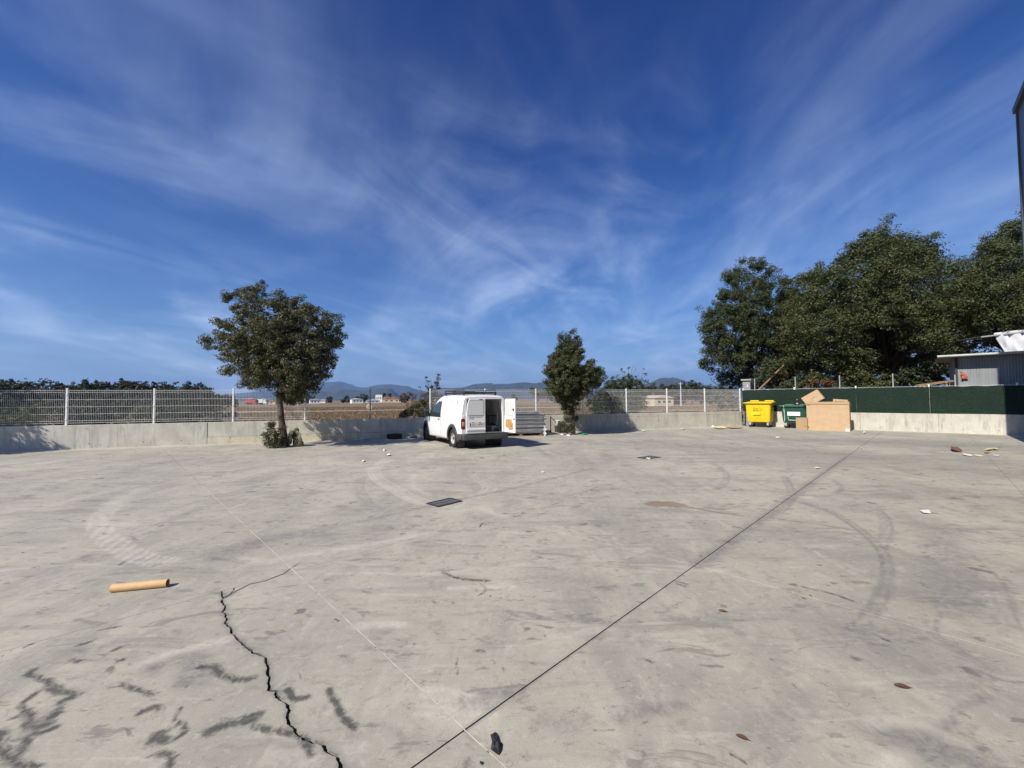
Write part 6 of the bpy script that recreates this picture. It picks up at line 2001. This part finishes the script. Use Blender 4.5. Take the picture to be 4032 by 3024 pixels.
scrap('paper_scrap', 'lone white paper lying on the open concrete before the green screen', 'paper', [(1987 * KPX, 1105 * KPX), (1997 * KPX, 1103 * KPX), (2008 * KPX, 1105 * KPX), (2011 * KPX, 1110 * KPX), (1995 * KPX, 1111 * KPX)], M_PAPER, .035, 7)
scrap('paper_scrap', 'small white scrap on the concrete behind the large drain grate', 'paper', ell(2137, 1860, 7, 2.5, seed=8), M_PAPER, .02, 8)
scrap('paper_scrap', 'white scrap lying on the second drain grate', 'paper', ell(2553, 1807, 10, 3, seed=9), M_PAPER, .03, 9)
scrap('paper_scrap', 'crumpled white paper on the ground between round tree and van', 'paper', ell(1513, 1775, 5, 3, seed=10), M_PAPER, .05, 10)
scrap('paper_scrap', 'flat white paper left of the van rear wheel', 'paper', ell(1531, 1793, 8, 3, seed=11), M_PAPER, .04, 11)
scrap('paper_scrap', 'tiny yellow paper scrap out on the concrete left of the grates', 'paper', ell(1431, 1817, 6, 2.5, seed=12), M_PAPY, .03, 12)
scrap('paper_scrap', 'white scrap by the seam running to the green screen', 'paper', ell(3218, 1845, 10, 2.5, seed=13), M_PAPER, .03, 13)
scrap('paper_scrap', 'white speck of paper at the end of the long dark seam', 'paper', ell(3391, 1767, 4, 2, seed=14), M_PAPER, .03, 14)
scrap('paper_scrap', 'pale scrap lying in front of the yellow bin', 'paper', ell(3061, 1724, 9, 2, seed=15), M_PAPER, .03, 15)
scrap('cardboard_scrap', 'large flattened cardboard piece by the wall left of the yellow bin', 'cardboard', [(2856, 1684), (2880, 1681), (2905, 1682), (2926, 1684), (2915, 1688), (2880, 1689)], M_CARD2, .06, 16)
scrap('cardboard_scrap', 'creamy torn packaging on the ground near the wall corner', 'cardboard', [(2808, 1684), (2830, 1682), (2850, 1684), (2862, 1688), (2835, 1691), (2815, 1688)], M_PAPY, .07, 17)
crumple('foam_ball', 'small white foam lump by the wall near the corner rubbish', 'foam', ground(2808, 1682), (.10, .08, .12), M_PAPER, 18)
scrap('paper_scrap', 'yellowish scrap at the foot of the long wall beside the tree shadow', 'paper', ell(2688, 1690, 9, 2.5, seed=19), M_PAPY, .05, 19)
scrap('paper_scrap', 'white fleck near the foot of the long wall past the tree shadow', 'paper', ell(2533, 1699, 5, 2, seed=20), M_PAPER, .04, 20)
scrap('paper_scrap', 'white fleck at the foot of the pale wall right of the cartons', 'paper', ell(3404, 1705, 6, 3, seed=21), M_PAPER, .06, 21)
M_LEAF = mat('brown_leaf', (.115, .055, .035), .8, var=.3, vscale=20)
def leaf(x, y, a, ln, label, m=M_LEAF):
    g = ground(x, y)
    t = MB()
    vs = []
    for i in range(7):
        u = i / 6
        w = ln * .26 * math.sin(math.pi * min(1, u * .9 + .08)) ** .8
        zc = .005 + .003 * math.sin(math.pi * u)
        vs += [(ln * (u - .5), -w, zc + .003), (ln * (u - .5), 0, zc), (ln * (u - .5), w, zc + .004)]
    fs = []
    for i in range(6):
        for j in range(2):
            q = i * 3 + j
            fs.append((q, q + 1, q + 4, q + 3))
    o = t.add(vs, fs).build('fallen_leaf', m)
    t2 = MB().tube([(ln * .5, 0, .006), (ln * .62, .004, .005)], .0016, 5).build('stalk', m, o)
    o.location = (g.x, g.y, 0); o.rotation_euler = (0, 0, a)
    tag(o, label, 'leaf')
leaf(3554, 2707, -.3, .075, 'reddish brown fallen leaf near the pale patched crack')
leaf(2923, 2909, -.6, .055, 'small brown fallen leaf on plain concrete far from any joint')
leaf(2847, 2409, -.4, .06, 'orange brown fallen leaf between the two crossing seams', mat('orange_leaf', (.16, .08, .04), .8))
# black rubbery scrap
bs_ = [(1860, 2720), (1880, 2708), (1888, 2728), (1890, 2752), (1905, 2755), (1902, 2780), (1890, 2798), (1870, 2792), (1862, 2775), (1868, 2755)]
bs_ = [(x + 71, y + 180) for x, y in bs_]
scrap('rubber_scrap', 'black torn rubber scrap next to the crossing of two seams', 'rubber', bs_, M_RUBBER, .018, 31)
bs2_ = [(1300 + x / 1.3557, 1800 + y / 1.3557) for x, y in ((800, 1632), (812, 1640), (808, 1652), (798, 1645))]
scrap('rubber_scrap', 'tiny black chip beyond the torn rubber scrap', 'rubber', bs2_, M_RUBBER, .01, 32)

# ------------------------------------------------------------------ far buildings on the plain
def house(name, label, px, d, h, w, dp, mw, mr, rot=.3, gable=.25, cat='building', door=True):
    p_ = at(px, 1578, d)
    t = thing(name, (p_.x, d, fz), rot, label, cat)
    MB().box((0, 0, h / 2), (w, dp, h)).build('wall', mw, t)
    pr = [(-w / 2 - .3, 0), (w / 2 + .3, 0), (0, gable * w)]
    Mg = Matrix(((1, 0, 0, 0), (0, 0, 1, 0), (0, 1, 0, h + .02), (0, 0, 0, 1)))
    MB().prism(pr, -dp / 2 - .3, dp / 2 + .3, Mg).build('roof', mr, t)
    for i in range(3):
        MB().box(((i - 1) * w * .28, -dp / 2 - .02, h * .55), (w * .12, .06, h * .28)).build('window', M_GLASS, t)
    return t
M_HW = mat('white_render', (.72, .71, .68), .8, var=.06, vscale=.3)
M_HB = mat('beige_render', (.46, .38, .28), .85, var=.12, vscale=.3)
M_TILE = mat('roof_tile', (.30, .13, .075), .85, var=.2, vscale=.6)
M_PALE = mat('pale_sheet', (.55, .56, .57), .6, var=.08, vscale=.3)
house('farm_building', 'white wedge roofed farm building on the plain right of the round tree', 1240, 250, 2.3, 6.0, 8, M_HW, M_PALE, .5, .12)
house('farm_building', 'second white farm building in the middle of the plain', 1404, 255, 2.4, 6.5, 8, M_HW, M_PALE, .5, .12)
house('farm_building', 'tall white block among the distant farm buildings', 1495, 330, 6.3, 5.2, 6, M_HW, M_HW, .1, .03)
house('farm_building', 'long red roofed farmhouse on the plain behind the open fence bay', 1545, 300, 2.6, 13, 8, M_HB, M_TILE, .15, .13)
house('farm_building', 'small red roofed house beside the tall white block', 1523, 320, 4.4, 5, 6, M_HB, M_TILE, .3, .22)
house('farm_building', 'low pale barn between the white farm buildings', 1468, 290, 1.6, 9, 7, M_PALE, M_PALE, .4, .12)
house('farm_building', 'tiny white hut near the wedge roofed building', 1272, 300, 2.2, 4, 4, M_HW, M_PALE, .2, .15)
house('farm_building', 'beige barn with low gable seen through the white fence', 2584, 100, 1.9, 4.6, 8, M_HB, M_HB, .12, .14)
house('farm_building', 'low beige shed seen through the fence left of the trunk', 1058, 230, 1.7, 10, 6, M_HB, M_TILE, .1, .06)
def lorry(label, px, d, mb, L, H, rot):
    p_ = at(px, 1582, d)
    t = thing('parked_lorry', (p_.x, d, fz), rot, label, 'lorry')
    MB().rbox((0, 0, .9 + H / 2), (L, 2.4, H), .05).build('cargo_box', mb, t)
    MB().rbox((L / 2 + 1.0, 0, 1.5), (1.7, 2.3, 2.1), .15).build('cab', mb, t)
    MB().rbox((L / 2 + 1.5, 0, 1.95), (.75, 2.32, .7), .05).build('cab_window', M_GLASS, t)
    MB().box((.4, 0, .7), (L + 2.2, 1.0, .3)).build('chassis', M_BLACK, t)
    for x in (-L * .35, L * .1, L / 2 + 1.0):
        for y in (-1, 1):
            MB().lathe([(.2, -.12), (.48, -.12), (.5, 0), (.48, .12), (.2, .12)], 16, Matrix.Translation((x, y * 1.02, .5))).build('wheel', M_RUBBER, t)
lorry('red lorry parked on the plain seen through the fence by the trunk', 985, 210, mat('lorry_red', (.38, .06, .04), .5), 3.4, 2.2, .05)
lorry('white lorry parked beside the red one on the plain', 1028, 215, M_HW, 3.0, 2.0, .05)
lorry('red lorry parked near the beige barn beyond the fence', 2657, 120, mat('lorry_red_b', (.50, .05, .035), .5), 1.1, .8, .05)
for px, ytop, d in ((2681, 1505, 95), (2571, 1520, 120)):
    p_ = at(px, 1570, d)
    t = thing('utility_pole', (p_.x, d, fz), 0, 'thin pale utility pole below the lone hill', 'pole', 'utility poles below the lone hill')
    h = at(px, ytop, d).z - fz
    MB().tube([(0, 0, 0), (0, 0, h)], [.14, .09], 8).build('shaft', M_PALE, t)
    MB().box((0, 0, h - .35), (1.1, .09, .09)).build('cross_arm', M_PALE, t)
hb = at(1440, 1609, 75)
hb = ground(1440, 1614, fz)
t = thing('hay_bale', (hb.x, hb.y + 2.2, fz), .4, 'pale round bale beside the path across the field', 'bale')
MB().lathe([(.001, -.55), (.52, -.55), (.56, -.5), (.56, .5), (.52, .55), (.001, .55)], 20, Matrix.Translation((0, 0, .56))).build('bale', mat('straw_bale', (.55, .45, .28), .95, var=.15), t, smooth=True)

# ------------------------------------------------------------------ air
k = bpy.data.materials.new('haze')
k.use_nodes = True
nt = k.node_tree
nt.nodes.remove(nt.nodes['Principled BSDF'])
pv = nt.nodes.new('ShaderNodeVolumePrincipled')
pv.inputs['Color'].default_value = (.34, .56, 1.0, 1)
pv.inputs['Density'].default_value = 5.5e-5
pv.inputs['Anisotropy'].default_value = .2
nt.links.new(pv.outputs[0], nt.nodes['Material Output'].inputs['Volume'])
hz = MB().box((0, 0, 500 - 6), (39400, 39400, 1000)).build('haze', k)
tag(hz, 'pale haze filling the air over the plain', 'haze', kind='stuff')
